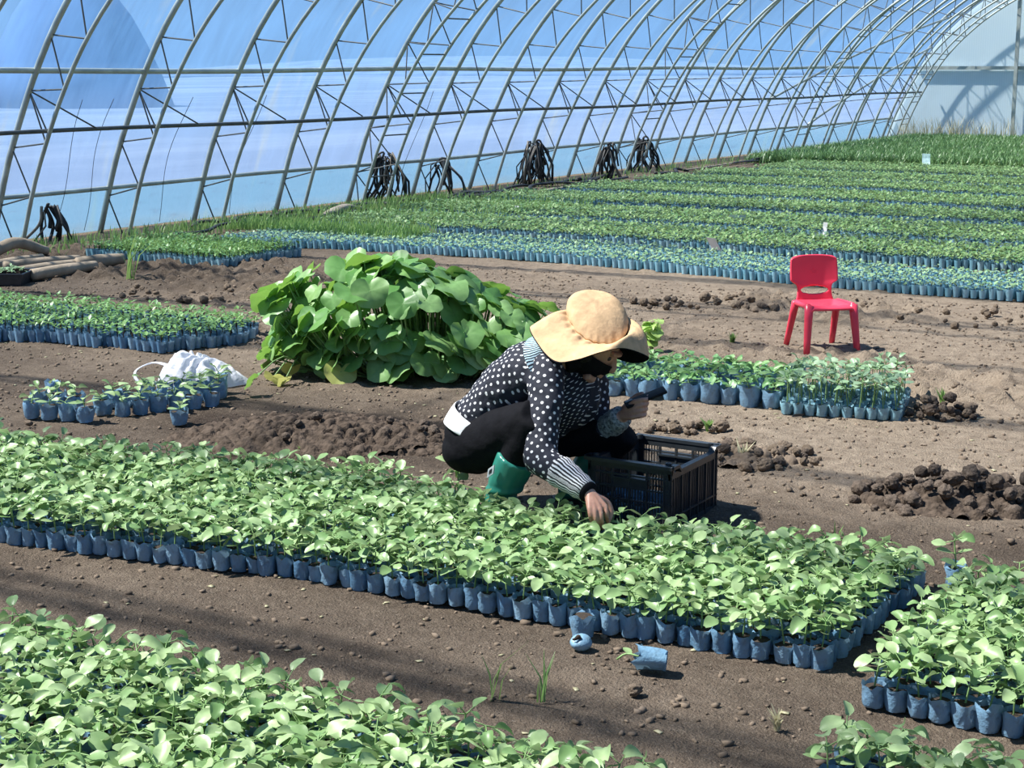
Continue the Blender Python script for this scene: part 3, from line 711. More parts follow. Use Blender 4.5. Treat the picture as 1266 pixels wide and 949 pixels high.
p = n('BsdfPrincipled', Base__Color=n.mix(n.ramp(n.noise(40, 3, obj_co(n)), .3, .7), c4(.50, .25, .17), c4(.64, .36, .25)), Roughness=.5, Subsurface__Weight=.15, Subsurface__Scale=.01)
nt.links.new(p.outputs[0], out.inputs[0]); M['skin'] = m
M['eye'] = simple('eye', c4(.06, .05, .05), .2)

person = empty('person', gr(645, 640)); PO = np.array(person.location); PO[2] = 0; person.location.z = 0
tag(person, 'crouching person in tan floppy hat, dotted shirt and green boots, picking seedlings', 'person')
ca, sa = math.cos(math.radians(25)), math.sin(math.radians(25)); DH = FW*np.array([1, 1, 0]); DH /= np.linalg.norm(DH); ZU = np.array([0, 0, 1.])
FACE = RT*ca-DH*sa; LAT = RT*sa+DH*ca                               # facing, person's left
def ell(c, lat, a, axis, b, n_=24, pw=2.3):
    t = np.arange(n_)/n_*2*PI; oth = np.cross(axis, lat); oth /= np.linalg.norm(oth)
    ct, st = np.cos(t), np.sin(t); return c+np.outer(np.sign(ct)*np.abs(ct)**(2/pw)*a, lat)+np.outer(np.sign(st)*np.abs(st)**(2/pw)*b, oth)
TOR = [((584, 556, .13), .135, .085), ((588, 545, .125), .165, .112), ((600, 521, .11), .158, .108), ((619, 496, .08), .152, .106), ((641, 473, .04), .165, .112), ((662, 456, .01), .182, .108), ((681, 445, -.015), .165, .085), ((696, 439, -.035), .085, .065)]
TC = np.array([P(*t[0]) for t in TOR]); TX = np.gradient(TC, axis=0); TX /= np.linalg.norm(TX, axis=1)[:, None]
def torso(mb, i0, i1, grow): mb.add(*loft([ell(TC[i], LAT-TX[i]*(LAT@TX[i]), TOR[i][1]+grow, TX[i], TOR[i][2]+grow) for i in range(i0, i1)]))
SH_R, EL_R, WR_R = P(677, 463, -.15), P(669, 566, -.27), P(729, 609, -.43)
SH_L, EL_L, WR_L = P(727, 466, .13), P(738, 541, .17), P(769, 514, .02)
HP_R, KN_R, AN_R = P(593, 549, .03), P(664, 517, -.22), P(613, 616, -.05)
HP_L, KN_L, AN_L = P(612, 545, .22), P(771, 532, .12), P(708, 604, .25)
NECK0, HC = P(695, 440, -.035), P(734, 426, -.05)
HF = RT*.80-ZU*.62-DH*.30; HF /= np.linalg.norm(HF); HU = ZU*.85+RT*.5-DH*.1; HU -= HF*(HU@HF); HU /= np.linalg.norm(HU); HS = np.cross(HU, HF)

# skin: one continuous body, head, arms, hands, legs
b = MB(); torso(b, 0, 8, -.02)
iv, jf = ico(3)
hv = iv*np.array([.092, .073, .112]); hv[:, 0] *= 1-.16*np.clip(-iv[:, 2], 0, 1)**2; hv[:, 1] *= 1-.28*np.clip(-iv[:, 2]-.1, 0, 1)
HB = np.stack([HF, HS, HU], 1); b.add(hv@HB.T+HC, jf)
def hp(f, s, u_): return HC+HF*f+HS*s+HU*u_
b.tube([hp(.082, 0, .018), hp(.098, 0, -.008), hp(.106, 0, -.028), hp(.088, 0, -.036)], [.009, .012, .015, .010], 10, 0, 3)      # nose
b.tube([hp(.082, -.018, -.062), hp(.089, 0, -.060), hp(.082, .018, -.062)], [.006, .009, .006], 8, 0, 3); b.tube([hp(.079, -.016, -.073), hp(.087, 0, -.073), hp(.079, .016, -.073)], [.006, .009, .006], 8, 0, 3)
b.tube([hp(.08, -.045, .026), hp(.092, -.02, .03), hp(.092, .02, .03), hp(.08, .045, .026)], .010, 8, 0, 3); b.tube([hp(.05, -.03, -.095), hp(.066, 0, -.1), hp(.05, .03, -.095)], .018, 8, 0, 3)
for s_ in (-1, 1): b.tube([hp(-.01, s_*.072, .02), hp(-.022, s_*.082, .012), hp(-.018, s_*.082, -.015), hp(-.004, s_*.072, -.03)], [.010, .012, .011, .009], 8, 0, 3)
b.tube([NECK0-(HC-NECK0)*.3, NECK0, HC-HU*.06-HF*.02], [.06, .055, .05], 14, 0, 3)
def limb(mb, pts, r, n_=16): mb.tube(pts, r, n_, 0, 6)
limb(b, [TC[5], SH_R, EL_R, WR_R], [.06, .046, .036, .026]); limb(b, [TC[5], SH_L, EL_L, WR_L], [.06, .046, .036, .026])
limb(b, [TC[1], HP_R, KN_R], [.08, .08, .05]); limb(b, [KN_R, (KN_R*.6+AN_R*.4), AN_R], [.05, .05, .036]); limb(b, [TC[1], HP_L, KN_L], [.08, .08, .05]); limb(b, [KN_L, (KN_L*.6+AN_L*.4), AN_L], [.05, .05, .036])
limb(b, [AN_R, AN_R+FACE*.08-ZU*.03, AN_R+FACE*.15-ZU*.04], [.034, .03, .024]); limb(b, [AN_L, AN_L+FACE*.08-ZU*.03, AN_L+FACE*.15-ZU*.04], [.034, .03, .024])
def hand(W, kn, fing, thumb):
    for k in kn: b.tube([W, W*.45+k*.55, k], [.019, .0140, .0095], 12, 0, 3)
    for k, f in zip(kn, fing): b.tube([k]+f, [.0088]+[.0080, .0076, .0066][:len(f)], 12, 0, 3)
    b.tube(thumb, [.015, .0125, .0105, .0085][:len(thumb)], 12, 0, 3)
kn = [P(749, 627, -.462), P(742.5, 631, -.480), P(735.5, 632, -.487), P(729, 629.5, -.484)]
fg = []
for (px, py, dz), ln in zip(((749, 627, -.462), (742.5, 631, -.480), (735.5, 632, -.487), (729, 629.5, -.484)), (.95, 1.08, 1.0, .8)):
    fg.append([P(px+1.0, py+9.5*ln, dz-.006), P(px+2.2, py+17*ln, dz+.012), P(px+3.2, py+21*ln, dz+.030)])
hand(WR_R, kn, fg, [P(736, 614, -.43), P(750, 621, -.42), P(755, 632, -.425), P(753, 643, -.435)])
kl = [P(785, 496, -.045), P(787, 502.6, -.05), P(786, 509.2, -.048), P(783, 515.5, -.04)]
fl = [[P(795-q*.6, 494+6.6*q, -.058+.002*q), P(801-1.2*q, 493+6.4*q, -.034), P(801-1.5*q, 489+6.2*q, -.008)] for q in range(4)]
hand(WR_L, kl, fl, [P(772, 506, .03), P(780, 496, .05), P(788, 489, .045), P(795, 486, .03)])
me = fuse(b, .0030, 4, .5); me.materials.append(M['skin']); me.transform(Matrix.Translation((-PO[0], -PO[1], 0))); me.name = 'body'; link('body', me, person)
def pbuild(name, me, mats):
    for q in mats: me.materials.append(q)
    me.transform(Matrix.Translation((-PO[0], -PO[1], 0))); me.name = name; return link(name, me, person)
for s_ in (-1, 1):
    e = MB(); e.add(iv*.0105+hp(.075, s_*.030, .004), jf); pbuild('eye', e.mesh('eye'), [M['eye']])

def wrinkle(me, amp, f, seed=0):
    v = mv(me); nn = mn(me); setv(me, v+nn*(amp*fbm3(v, f, seed, 3))[:, None])
def bone_uv(me, bones):
    """UV in metres: around and along the nearest bone, per face"""
    v = mv(me); c = np.empty(len(me.polygons)*3); me.polygons.foreach_get('center', c); c = c.reshape(-1, 3); best = np.full(len(c), 1e9); wh = np.zeros(len(c), int)
    for k, (p, q, r) in enumerate(bones):
        d = q-p; L = np.linalg.norm(d); t = np.clip(((c-p)@d)/L**2, 0, 1); dist = np.linalg.norm(c-p-t[:, None]*d, axis=1)/r; i = dist < best; best[i] = dist[i]; wh[i] = k
    uvl = me.uv_layers.new(name='UVMap'); lv = np.empty(len(me.loops), np.int32); me.loops.foreach_get('vertex_index', lv)
    lt = np.empty(len(me.polygons), np.int32); me.polygons.foreach_get('loop_total', lt); fi = np.repeat(np.arange(len(lt)), lt); uv = np.zeros((len(lv), 2))
    for k, (p, q, r) in enumerate(bones):
        d = (q-p)/np.linalg.norm(q-p); a = np.cross(d, LAT+.01*ZU); a /= np.linalg.norm(a); e = np.cross(d, a); i = wh[fi] == k
        x = v[lv[i]]-p; ang = np.arctan2(x@e, x@a); xc = c[fi[i]]-p; ac = np.arctan2(xc@e, xc@a); ang = np.where(ang-ac > PI, ang-2*PI, np.where(ang-ac < -PI, ang+2*PI, ang))
        rad = np.clip(np.hypot(x@e, x@a), .6*r, 2.2*r) if k < 2 else r
        uv[i] = np.column_stack([ang*rad, x@d+k*.37])
    uvl.data.foreach_set('uv', uv.ravel())
CUF_R = EL_R+(WR_R-EL_R)*.42
b = MB(); torso(b, 2, 8, .004); limb(b, [TC[5]*.5+SH_R*.5, SH_R, SH_R*.5+EL_R*.5, EL_R, CUF_R], [.07, .066, .060, .058, .052]); limb(b, [TC[5]*.5+SH_L*.5, SH_L, EL_L, EL_L+(WR_L-EL_L)*.5], [.07, .068, .062, .055])
b.add((iv*np.array([.115, .15, .125]))@np.stack([FACE, LAT, ZU], 1).T+P(703, 487, .05), jf); b.add((iv*np.array([.13, .14, .10]))@np.stack([FACE, LAT, ZU], 1).T+P(668, 512, .09), jf)
me = fuse(b, .009, 9, .5); wrinkle(me, .018, 14, 3); wrinkle(me, .006, 45, 7)
bone_uv(me, [(TC[1], TC[3], .12), (TC[3], TC[7], .13), (SH_R, EL_R, .058), (EL_R, WR_R, .05), (SH_L, EL_L, .055), (EL_L, WR_L, .05)]); pbuild('shirt', me, [M['dots']])
def sleeve_end(name, a, z_, r0, r1, mat, parent=None):
    pts = [a+(z_-a)*t for t in np.linspace(0, 1, 9)]; rr_ = [r0+(r1-r0)*t+.0025*math.sin(t*19) for t in np.linspace(0, 1, 9)]
    b = MB(); b.tube(pts, rr_, 26, 0, 0, True, 1.0, True); me = b.mesh(name)
    u_ = me.uv_layers[0].data; q = np.empty(len(u_)*2); u_.foreach_get('uv', q); q = q.reshape(-1, 2); q[:, 0] *= 2*PI*r0; u_.foreach_set('uv', q.ravel()); return pbuild(name, me, [mat])
tag(sleeve_end('cuff', CUF_R-(WR_R-EL_R)*.04, EL_R+(WR_R-EL_R)*.95, .055, .038, M['stripe']), 'black and white striped cuff')
tag(sleeve_end('cuff', EL_L+(WR_L-EL_L)*.45, EL_L+(WR_L-EL_L)*.97, .050, .042, simple('lace_cuff', c4(.33, .36, .36), .85, .75, 110, .3, 110, .1)), 'pale speckled cuff')
pbuild('cuff_band', (lambda q: (q.tube([EL_R+(WR_R-EL_R)*.93, EL_R+(WR_R-EL_R)*1.0], [.037, .034], 24), q.mesh('cuff_band'))[1])(MB()), [M['cloth_black']])
# trousers, hem, collar, neck scarf
b = MB(); torso(b, 0, 3, .0); limb(b, [TC[1]*.5+HP_R*.5, HP_R, KN_R], [.105, .104, .074]); limb(b, [KN_R, KN_R*.6+AN_R*.4, KN_R*.3+AN_R*.7], [.073, .064, .052])
limb(b, [TC[1]*.5+HP_L*.5, HP_L, KN_L], [.1, .10, .072]); limb(b, [KN_L, KN_L*.6+AN_L*.4, KN_L*.3+AN_L*.7], [.071, .062, .052])
b.add(iv*np.array([.1, .1, .085])+P(580, 556, .06), jf)
me = fuse(b, .009, 9, .5); wrinkle(me, .016, 11, 13); pbuild('trousers', me, [M['cloth_black']])
i0, i1 = 1, 2; rg = []
for t in (.35, .55, .75, .95, 1.15):
    i = 1 if t < 1 else 2; f = t if t < 1 else t-1; c = TC[i]*(1-f)+TC[i+1]*f; ax = TX[i]; a = TOR[i][1]*(1-f)+TOR[i+1][1]*f+.011; bb = TOR[i][2]*(1-f)+TOR[i+1][2]*f+.011
    e = ell(c, LAT-ax*(LAT@ax), a, ax, bb, 48); e += (e-c)/np.linalg.norm(e-c, axis=1)[:, None]*(.006*fbm(np.arange(48)*.5, np.full(48, t*6), 4))[:, None]; rg.append(e)
th = np.arange(48)/48*2*PI; back = [k for k in range(48) if True]
oth = np.cross(TX[1], LAT); bk = [k for k in range(48) if (rg[2][k]-rg[2].mean(0))@(-FACE*.75-DH*.5) > .045]
bk = sorted(bk, key=lambda k: (k-bk[0]+24) % 48) if (0 in bk and 47 in bk) else bk
b = MB(); b.add(*loft([r_[bk] for r_ in rg], False, False)); me = evaluated(b, [('SOLIDIFY', dict(thickness=.006, offset=1.0)), ('SUBSURF', dict(levels=1))]); pbuild('undershirt_hem', me, [M['white_lace']])
rg = []; uvc = []
for t in np.linspace(5.75, 7, 6):
    i = min(int(t), 6); f = t-i; q = lambda A: A[i]*(1-f)+A[i+1]*f
    c = q(TC); axx = q(TX); gw = .011+.004*math.sin(t*9); aa = TOR[i][1]*(1-f)+TOR[i+1][1]*f+gw; bb = TOR[i][2]*(1-f)+TOR[i+1][2]*f+gw; rg.append(ell(c, LAT-axx*(LAT@axx), aa, axx, bb, 48)); uvc += [(k/48*.9, t*.08) for k in range(48)]
v, f = loft(rg, False); b = MB(); b.add(v, f, 0, uvc); tag(pbuild('collar', b.mesh('collar'), [M['collar']]), 'light blue striped collar')
b = MB(); b.tube([NECK0+(HC-NECK0)*.1, NECK0+(HC-NECK0)*.55-HU*.02, HC-HU*.085+HF*.0], [.070, .066, .062], 22, 0, 5); pbuild('neck_scarf', fuse(b, .008, 4), [M['lining']])
# face mask over nose and mouth, hair under the hat, widened to stand in for brim shade
rg = []
for el_ in np.radians(np.linspace(-75, -8, 8)):
    az = np.radians(np.linspace(-95, 95, 25)); nb = 1.09+.17*np.exp(-(az/.3)**2)*np.exp(-((el_+.35)/.3)**2)+.16*np.exp(-(az/.7)**2)*np.exp(-((el_+.95)/.4)**2)
    rg.append(HC+np.outer(.092*np.cos(el_)*np.cos(az)*nb, HF)+np.outer(.070*np.cos(el_)*np.sin(az)*1.1, HS)+np.outer(.112*np.sin(el_)*np.ones(25)*1.05, HU))
b = MB(); b.add(*loft(rg, False, False)); pbuild('face_mask', evaluated(b, [('SOLIDIFY', dict(thickness=.003)), ('SUBSURF', dict(levels=1))]), [M['lining']])
b = MB(); hv2 = iv*np.array([.098, .081, .116]); keep = {k for k in range(len(iv)) if iv[k, 0] < .5 or iv[k, 2] > .55}; b.add(hv2@HB.T+HC-HF*.006, [f for f in jf if all(k in keep for k in f)]); pbuild('hair', b.mesh('hair'), [M['hair']])
# hat
def ring(ctrl, n_=72):
    p = np.array([P(*c) for c in ctrl]); k = len(p); q = catmull(np.vstack([p[-2:], p, p[:3]]), 12)[24:24+12*k]; t = np.linspace(0, len(q), n_, endpoint=False); i = t.astype(int); f = (t-i)[:, None]
    return q[i]*(1-f)+q[(i+1) % len(q)]*f
base = ring([(702, 386, -.05), (707, 404, -.115), (722, 420, -.155), (742, 427, -.165), (763, 427, -.14), (776, 412, -.075), (774, 392, -.0), (752, 380, .05), (722, 378, .02)])
edge = ring([(658, 402, -.06), (667, 427, -.15), (687, 446, -.22), (713, 444, -.265), (742, 435, -.275), (772, 430, -.22), (803, 442, -.09), (778, 447, .06), (716, 424, .12)])
top = P(736, 372, -.055); c0 = base.mean(0); ax = top-c0; n72 = 72; thr = np.arange(n72)/n72*2*PI
def hat_rings(off=0.0):
    out_ = []
    for t in np.linspace(-.09, 1, 12):
        r_ = base*(1-t)+edge*t; gather = .0055*np.sin(thr*21+3*np.sin(thr*2))*math.exp(-((t-.12)/.2)**2)+.008*np.sin(thr*6+1)*t*(1-t)*2
        r_ = r_+HU*(gather+.03*math.sin(PI*max(t, 0)))[:, None]*1.0+HU*off; out_.append(r_)
    return out_
hat = MB(); cr = []
for t in np.linspace(0, 1, 13):
    a = t*PI/2; r_ = math.cos(a)**.62; h = math.sin(a)**1.05; k = c0+ax*h*1.06+(base-c0)*max(r_, .02)*(1+.05*math.sin(PI*t)); k += HU*(.004*np.sin(thr*17+2*np.sin(thr*3))*math.exp(-((t-.1)/.12)**2))[:, None]+(base-c0)*(.05*fbm(np.cos(thr)*3, np.sin(thr)*3+t*4, 9))[:, None]; cr.append(k)
hat.add(*loft(cr, True)); hat_o = pbuild('hat', evaluated(hat, [('SUBSURF', dict(levels=1))]), [M['tan']]); hat_o.data.polygons.foreach_set('use_smooth', [True]*len(hat_o.data.polygons))
def hchild(name, b, mat, mods):
    me = evaluated(b, mods); me.materials.append(mat); me.transform(Matrix.Translation((-PO[0], -PO[1], 0))); me.polygons.foreach_set('use_smooth', [True]*len(me.polygons)); return link(name, me, hat_o)
b = MB(); b.add(*loft(hat_rings(), False)); hchild('brim', b, M['tan'], [('SUBSURF', dict(levels=1))])
b = MB(); b.add(*loft(hat_rings(-.004), False)); tag(hchild('brim_lining', b, M['lining'], [('SUBSURF', dict(levels=1))]), 'black underside of the brim')
# boots
def boot(AN, KN, z):
    t = AN*.48+KN*.52; d = FACE; b = MB(); A0 = np.array([AN[0], AN[1], .07])
    limb(b, [t, t*.6+A0*.4, A0*.8+t*.2, A0], [.073, .067, .054, .048]); g = lambda f, zz: np.array([AN[0]+d[0]*f, AN[1]+d[1]*f, zz])
    b.tube([g(-.045, .045), g(.02, .05), g(.09, .045), g(.15, .036), g(.178, .032)], [.040, .046, .042, .036, .022], 16, 0, 4); me = fuse(b, .006, 6)
    v = mv(me); v[:, 2] = np.maximum(v[:, 2], .004); f_ = np.exp(-((v[:, 2]-.12)/.03)**2); nn = mn(me); setv(me, v+nn*(f_*.005*np.sin(v[:, 2]*150))[:, None]); return me
for AN, KN, lab in ((AN_R, KN_R, 'near'), (AN_L, KN_L, 'far')):
    bo = pbuild('boot', boot(AN, KN, 0), [M['rubber_green']]); s_ = MB(); g = lambda f, w: np.array([AN[0], AN[1], 0])+FACE*f+LAT*w
    ol = [g(-.085, 0), g(-.06, -.04), g(.05, -.042), g(.13, -.045), g(.19, -.02), g(.2, .0), g(.19, .02), g(.13, .045), g(.05, .042), g(-.06, .04)]
    s_.add(*loft([np.array(ol)+ZU*.0, np.array(ol)+ZU*.016])); me = s_.mesh('sole', [M['rubber']], False); me.transform(Matrix.Translation((-PO[0], -PO[1], 0))); link('sole', me, bo)
    if lab == 'near':
        q = MB(); c = AN*.62+KN*.38+(AN-KN)*0; nd = -DH*.72-RT*.55+ZU*.05; nd /= np.linalg.norm(nd); up_ = (KN-AN)/np.linalg.norm(KN-AN); up_ -= nd*(up_@nd); sd2 = np.cross(nd, up_); c = c-RT*.03+nd*.066
        dia = [(0, .030), (.013, 0), (0, -.030), (-.013, 0)]; q.add([c+sd2*a+up_*h-nd*.004 for a, h in dia]+[c+sd2*a+up_*h+nd*.003 for a, h in dia], [(7, 6, 5, 4), (0, 1, 5, 4), (1, 2, 6, 5), (2, 3, 7, 6), (3, 0, 4, 7), (0, 1, 2, 3)])
        q.add([c+sd2*a*.45+up_*h*.45-nd*.004 for a, h in dia]+[c+sd2*a*.45+up_*h*.45+nd*.0042 for a, h in dia], [(7, 6, 5, 4), (0, 1, 5, 4), (1, 2, 6, 5), (2, 3, 7, 6), (3, 0, 4, 7)], 1)
        me = q.mesh('badge', [M['white_plastic'], M['rubber']], False); me.transform(Matrix.Translation((-PO[0], -PO[1], 0))); tag(link('badge', me, bo), 'white diamond badge')
# phone
ph_c = P(798, 491, -.015); e1p = P(822, 481, -.015)-P(774, 500, -.015); e1p /= np.linalg.norm(e1p); e2p = -DH*.98-ZU*.10; e2p -= e1p*(e2p@e1p); e2p /= np.linalg.norm(e2p); e3p = np.cross(e1p, e2p)
ph = empty('smartphone', ph_c); tag(ph, 'black smartphone held up in the crouching person\'s far hand', 'phone')
Mx = Matrix((e1p, e2p, e3p)).transposed().to_4x4()
b = MB(); b.box((-.077, -.036, -.0045), (.077, .036, .0045), 0, Mx); me = evaluated(b, [('BEVEL', dict(width=.003, segments=3))]); me.materials.append(simple('phone_case', c4(.012, .012, .014), .6, .2, 20, 0, 60, .15)); me.name = 'case'; link('case', me, ph)
b = MB(); b.box((-.073, -.033, .0043), (.073, .033, .0052), 0, Mx); b.build('screen', simple('phone_glass', c4(.01, .01, .012), .45, .1, 20, 0, 60, .15), ph, False)
b = MB(); b.box((-.072, -.030, -.0065), (-.045, -.008, -.0043), 0, Mx); b.build('camera_bump', M['black_plastic'], ph, False)

# ------------------------------------------------------------------ black crate
cx0, cx1, cy0, cy1, ch = -2.652, -2.322, 4.925, 5.322, .24; cw, cl_ = cx1-cx0, cy1-cy0
cr_o = empty('plastic_crate', ((cx0+cx1)/2, (cy0+cy1)/2, 0)); tag(cr_o, 'black open plastic lattice crate standing beside the crouching person', 'crate')
def crate_wall(name, L, handle, dip):
    """wall in local x (length), y = thickness, z up"""
    b = MB(); h = ch; T = .007
    def q(x0, x1, z0, z1, t=T): b.box((x0, -t/2, z0), (x1, t/2, z1))
    q(-L/2, -L/2+.034, .0, h-.012); q(L/2-.034, L/2, .0, h-.012); top = h-.034 if not dip else h-.05
    q(-L/2, L/2, 0, .016, .009)
    nC = 4 if not dip else 5; xs_ = np.linspace(-L/2+.03, L/2-.03, nC+1)
    for x in xs_: q(x-.0035, x+.0035, 0, top, .013)
    for z_ in (.052, .097, .142, .187)[:4 if not dip else 1]: q(-L/2, L/2, z_-.003, z_+.003, .012)
    q(-L/2, L/2, top, h-.012 if not dip else h-.028, .008)
    for k in range(nC):
        for t in np.linspace(0, 1, 7)[1:-1]:
            x = xs_[k]*(1-t)+xs_[k+1]*t; zt = top
            if handle and k in (1, 2): zt = .172
            q(x-.0016, x+.0016, .01, zt, .005)
    if handle:
        q(xs_[1], xs_[3], .145, .176, .009); q(xs_[1]-.006, xs_[3]+.006, .172, .179, .02)
    return b.mesh(name, [M['black_plastic']], False)
for nm, L, off, rz, hd, dp in (('end_wall_grille', cw, (0, -cl_/2+.008, 0), 0, True, False), ('end_wall_grille', cw, (0, cl_/2-.008, 0), PI, True, False), ('side_wall_grille', cl_, (cw/2-.008, 0, 0), PI/2, False, True), ('side_wall_grille', cl_, (-cw/2+.008, 0, 0), -PI/2, False, True)):
    o = link(nm, crate_wall(nm, L, hd, dp), cr_o, off); o.rotation_euler.z = rz
b = MB()
for sy in (-1, 1): b.box((-cw/2-.006, sy*cl_/2-.014, ch-.012), (cw/2+.006, sy*cl_/2+.014, ch)) 
for sx in (-1, 1):
    pr = [(-cl_/2, ch), (-cl_/2+.045, ch), (-cl_/2+.062, ch-.018), (cl_/2-.062, ch-.018), (cl_/2-.045, ch), (cl_/2, ch)]; lo = [(y, z-.012) for y, z in pr]
    v = [(sx*cw/2-.014, y, z) for y, z in pr+lo[::-1]]+[(sx*cw/2+.010, y, z) for y, z in pr+lo[::-1]]; n12 = 12
    b.add(v, [list(range(12)), list(range(23, 11, -1))]+[(k, k+12, (k+1) % 12+12, (k+1) % 12) for k in range(12)])
for sx in (-1, 1):
    for sy in (-1, 1): b.tube([(sx*(cw/2-.022), sy*(cl_/2-.022), ch-.01), (sx*(cw/2-.022), sy*(cl_/2-.022), ch+.006)], .011, 12)
b.build('rim', M['black_plastic'], cr_o, False)
b = MB(); b.box((-cw/2+.01, -cl_/2+.01, .004), (cw/2-.01, cl_/2-.01, .012)); 
for x in np.linspace(-cw/2+.03, cw/2-.03, 8): b.box((x-.003, -cl_/2+.01, .012), (x+.003, cl_/2-.01, .018))
b.build('floor_panel', M['black_plastic'], cr_o, False)
for i in range(4):
    for j in range(3):
        o = empty('potted_seedling', ((cx0+.05+.066*i+random.uniform(-.004, .004)), cy0+.055+.068*j, .019), random.uniform(0, 6)); o.scale = (1, 1, 1)
        for p_, me in SQ[(i*3+j) % 10][1].items():
            if p_ in ('bag', 'soil'): link(p_, me, o)
        tag(o, 'blue seedling bag seen through the lattice inside the black crate', 'potted seedling', 'bags inside the crate')

# ------------------------------------------------------------------ red child's chair
fd = np.array([.22, -.24]); fd /= np.linalg.norm(fd); chair = empty('chair', (-3.2, 8.765, 0), math.atan2(fd[1], fd[0])-PI/2)
tag(chair, 'small red plastic child\'s chair standing alone on the bare soil', 'chair')
ns_, nt_ = 25, 15; g1 = np.linspace(-1, 1, ns_); g2 = np.linspace(0, 1, nt_); v = []
for t in g2:
    y = -.135+.285*t; hw = .118+.028*smooth(t, 0, .35)-.012*smooth(t, .8, 1.0)
    for s_ in g1: v.append((s_*hw, y, .272-.010*(1-s_*s_)*math.sin(PI*t)**.6-.016*smooth(abs(s_), .86, 1)-.018*smooth(t, .86, 1)))
i = np.arange(ns_*nt_).reshape(nt_, ns_); F = np.stack([i[:-1, :-1], i[:-1, 1:], i[1:, 1:], i[1:, :-1]], -1).reshape(-1, 4)
b = MB(); b.add(v, F.tolist()); me = evaluated(b, [('SOLIDIFY', dict(thickness=.018, offset=-1)), ('SUBSURF', dict(levels=1))]); me.materials.append(M['red']); me.polygons.foreach_set('use_smooth', [True]*len(me.polygons)); link('seat', me, chair)
ns_, nt_ = 33, 29; g1 = np.linspace(-1, 1, ns_); g2 = np.linspace(0, 1, nt_); v = []; kd = []
for t in g2:
    z_ = .262+.262*t; y = -.128-.052*t-.008*math.sin(PI*t); hw = .116-.012*math.sin(PI*min(1, t/.42))+.030*smooth(t, .36, .44)-.004*smooth(t, .6, 1)-.03*smooth(t, .93, 1.0)**2
    for s_ in g1: v.append([s_*hw, y+.016*s_*s_*smooth(t, .0, .5)+.03*max(0, .12-t)/.12*0, z_-.010*abs(s_)**3*smooth(t, .8, 1)])
v = np.array(v); el2 = ((v[:, 0]/.085)**2+((v[:, 2]-.322)/.021)**2)
i = np.arange(ns_*nt_).reshape(nt_, ns_); F = np.stack([i[:-1, :-1], i[1:, :-1], i[1:, 1:], i[:-1, 1:]], -1).reshape(-1, 4)
cen = v[F].mean(1); hole = ((cen[:, 0]/.085)**2+((cen[:, 2]-.322)/.021)**2) < 1; F2 = F[~hole]; bd = set(F[hole].ravel()) & set(F2.ravel())
for k in bd: sc_ = 1/math.sqrt(max(el2[k], .05)); v[k, 0] *= sc_; v[k, 2] = .322+(v[k, 2]-.322)*sc_
b = MB(); b.add(v, F2.tolist()); me = evaluated(b, [('SOLIDIFY', dict(thickness=.016, offset=0)), ('SUBSURF', dict(levels=1))]); me.materials.append(M['red']); me.polygons.foreach_set('use_smooth', [True]*len(me.polygons)); bk_o = link('backrest', me, chair)
b = MB(); tt = np.linspace(0, 2*PI, 25); cy_ = lambda z_: -.128-.052*(z_-.262)/.262-.008+.0085
for R_ in (.026, .020): b.tube([(R_*math.cos(a), cy_(.445+R_*math.sin(a)), .445+R_*math.sin(a)) for a in tt], .0016, 6)
b.tube([(-.009, cy_(.437)+.001, .437), (0, cy_(.452)+.001, .452), (.009, cy_(.437)+.001, .437)], .0016, 5); b.build('emblem', M['red'], bk_o)
for sx in (-1, 1): 
    b = MB(); b.tube([(sx*.126, -.10, .262), (sx*.141, -.19, .0)][::1], [.020, .0145], 12, 0, 4, True, 1.2); b.build('leg', M['red'], chair)
    b = MB(); b.tube([(sx*.132, .118, .268), (sx*.152, .155, .0)], [.022, .0155], 12, 0, 4, True, 1.2); b.build('leg', M['red'], chair)
    b = MB(); b.tube([(sx*.126, -.09, .258), (sx*.138, .02, .262), (sx*.133, .115, .262)], [.017, .014, .017], 10, 0, 4, True, 1.1); b.build('seat_rail', M['red'], chair)

# ------------------------------------------------------------------ white plastic bag
bc = gr(246, 476); bag = empty('plastic_bag', (bc[0], bc[1], 0)); tag(bag, 'crumpled white plastic carrier bag lying on the soil beside loose seedlings', 'plastic bag')
e1 = RT; e2 = DH; na, nr = 64, 26; V = []
for q in range(nr):
    f = q/(nr-1)
    for k in range(na):
        a = k/na*2*PI; R = 1+.16*math.sin(2*a+.6)+.07*math.sin(5*a+1)+.05*math.sin(9*a); x, y = f*R*math.cos(a), f*R*math.sin(a)
        rid = abs(math.sin(a*5.5+2.2*fbm(x*2, y*2, 3)*4+f*2.0)); z_ = .175*max(0, 1-f**2.4)**.75*(.62+.45*rid*f**.4)*(1-.45*x)+.035*float(fbm(x*4, y*4, 14, 3))*(1-f)+.006
        V.append(e1*x*.20+e2*y*.17+ZU*max(.003, z_)+e1*.02)
F = [(q*na+k, q*na+(k+1) % na, (q+1)*na+(k+1) % na, (q+1)*na+k) for q in range(nr-1) for k in range(na)]
m, nt, out = new_mat('white_film_bag'); n = N(nt); p = n('BsdfPrincipled', Base__Color=c4(.82, .84, .88), Roughness=.35, Specular__IOR__Level=.5); tl = n('BsdfTranslucent', Color=c4(.85, .88, .95)); x = n('MixShader', i0=.35)
nt.links.new(n('Bump', Strength=.6, Distance=.02, Height=n.noise(22, 4, obj_co(n))).outputs[0], p.inputs['Normal'])
nt.links.new(p.outputs[0], x.inputs[1]); nt.links.new(tl.outputs[0], x.inputs[2]); nt.links.new(x.outputs[0], out.inputs[0]); M['wbag'] = m
b = MB(); b.add(V, F); me = evaluated(b, [('SUBSURF', dict(levels=1))]); me.materials.append(m); me.polygons.foreach_set('use_smooth', [True]*len(me.polygons)); link('sack', me, bag)
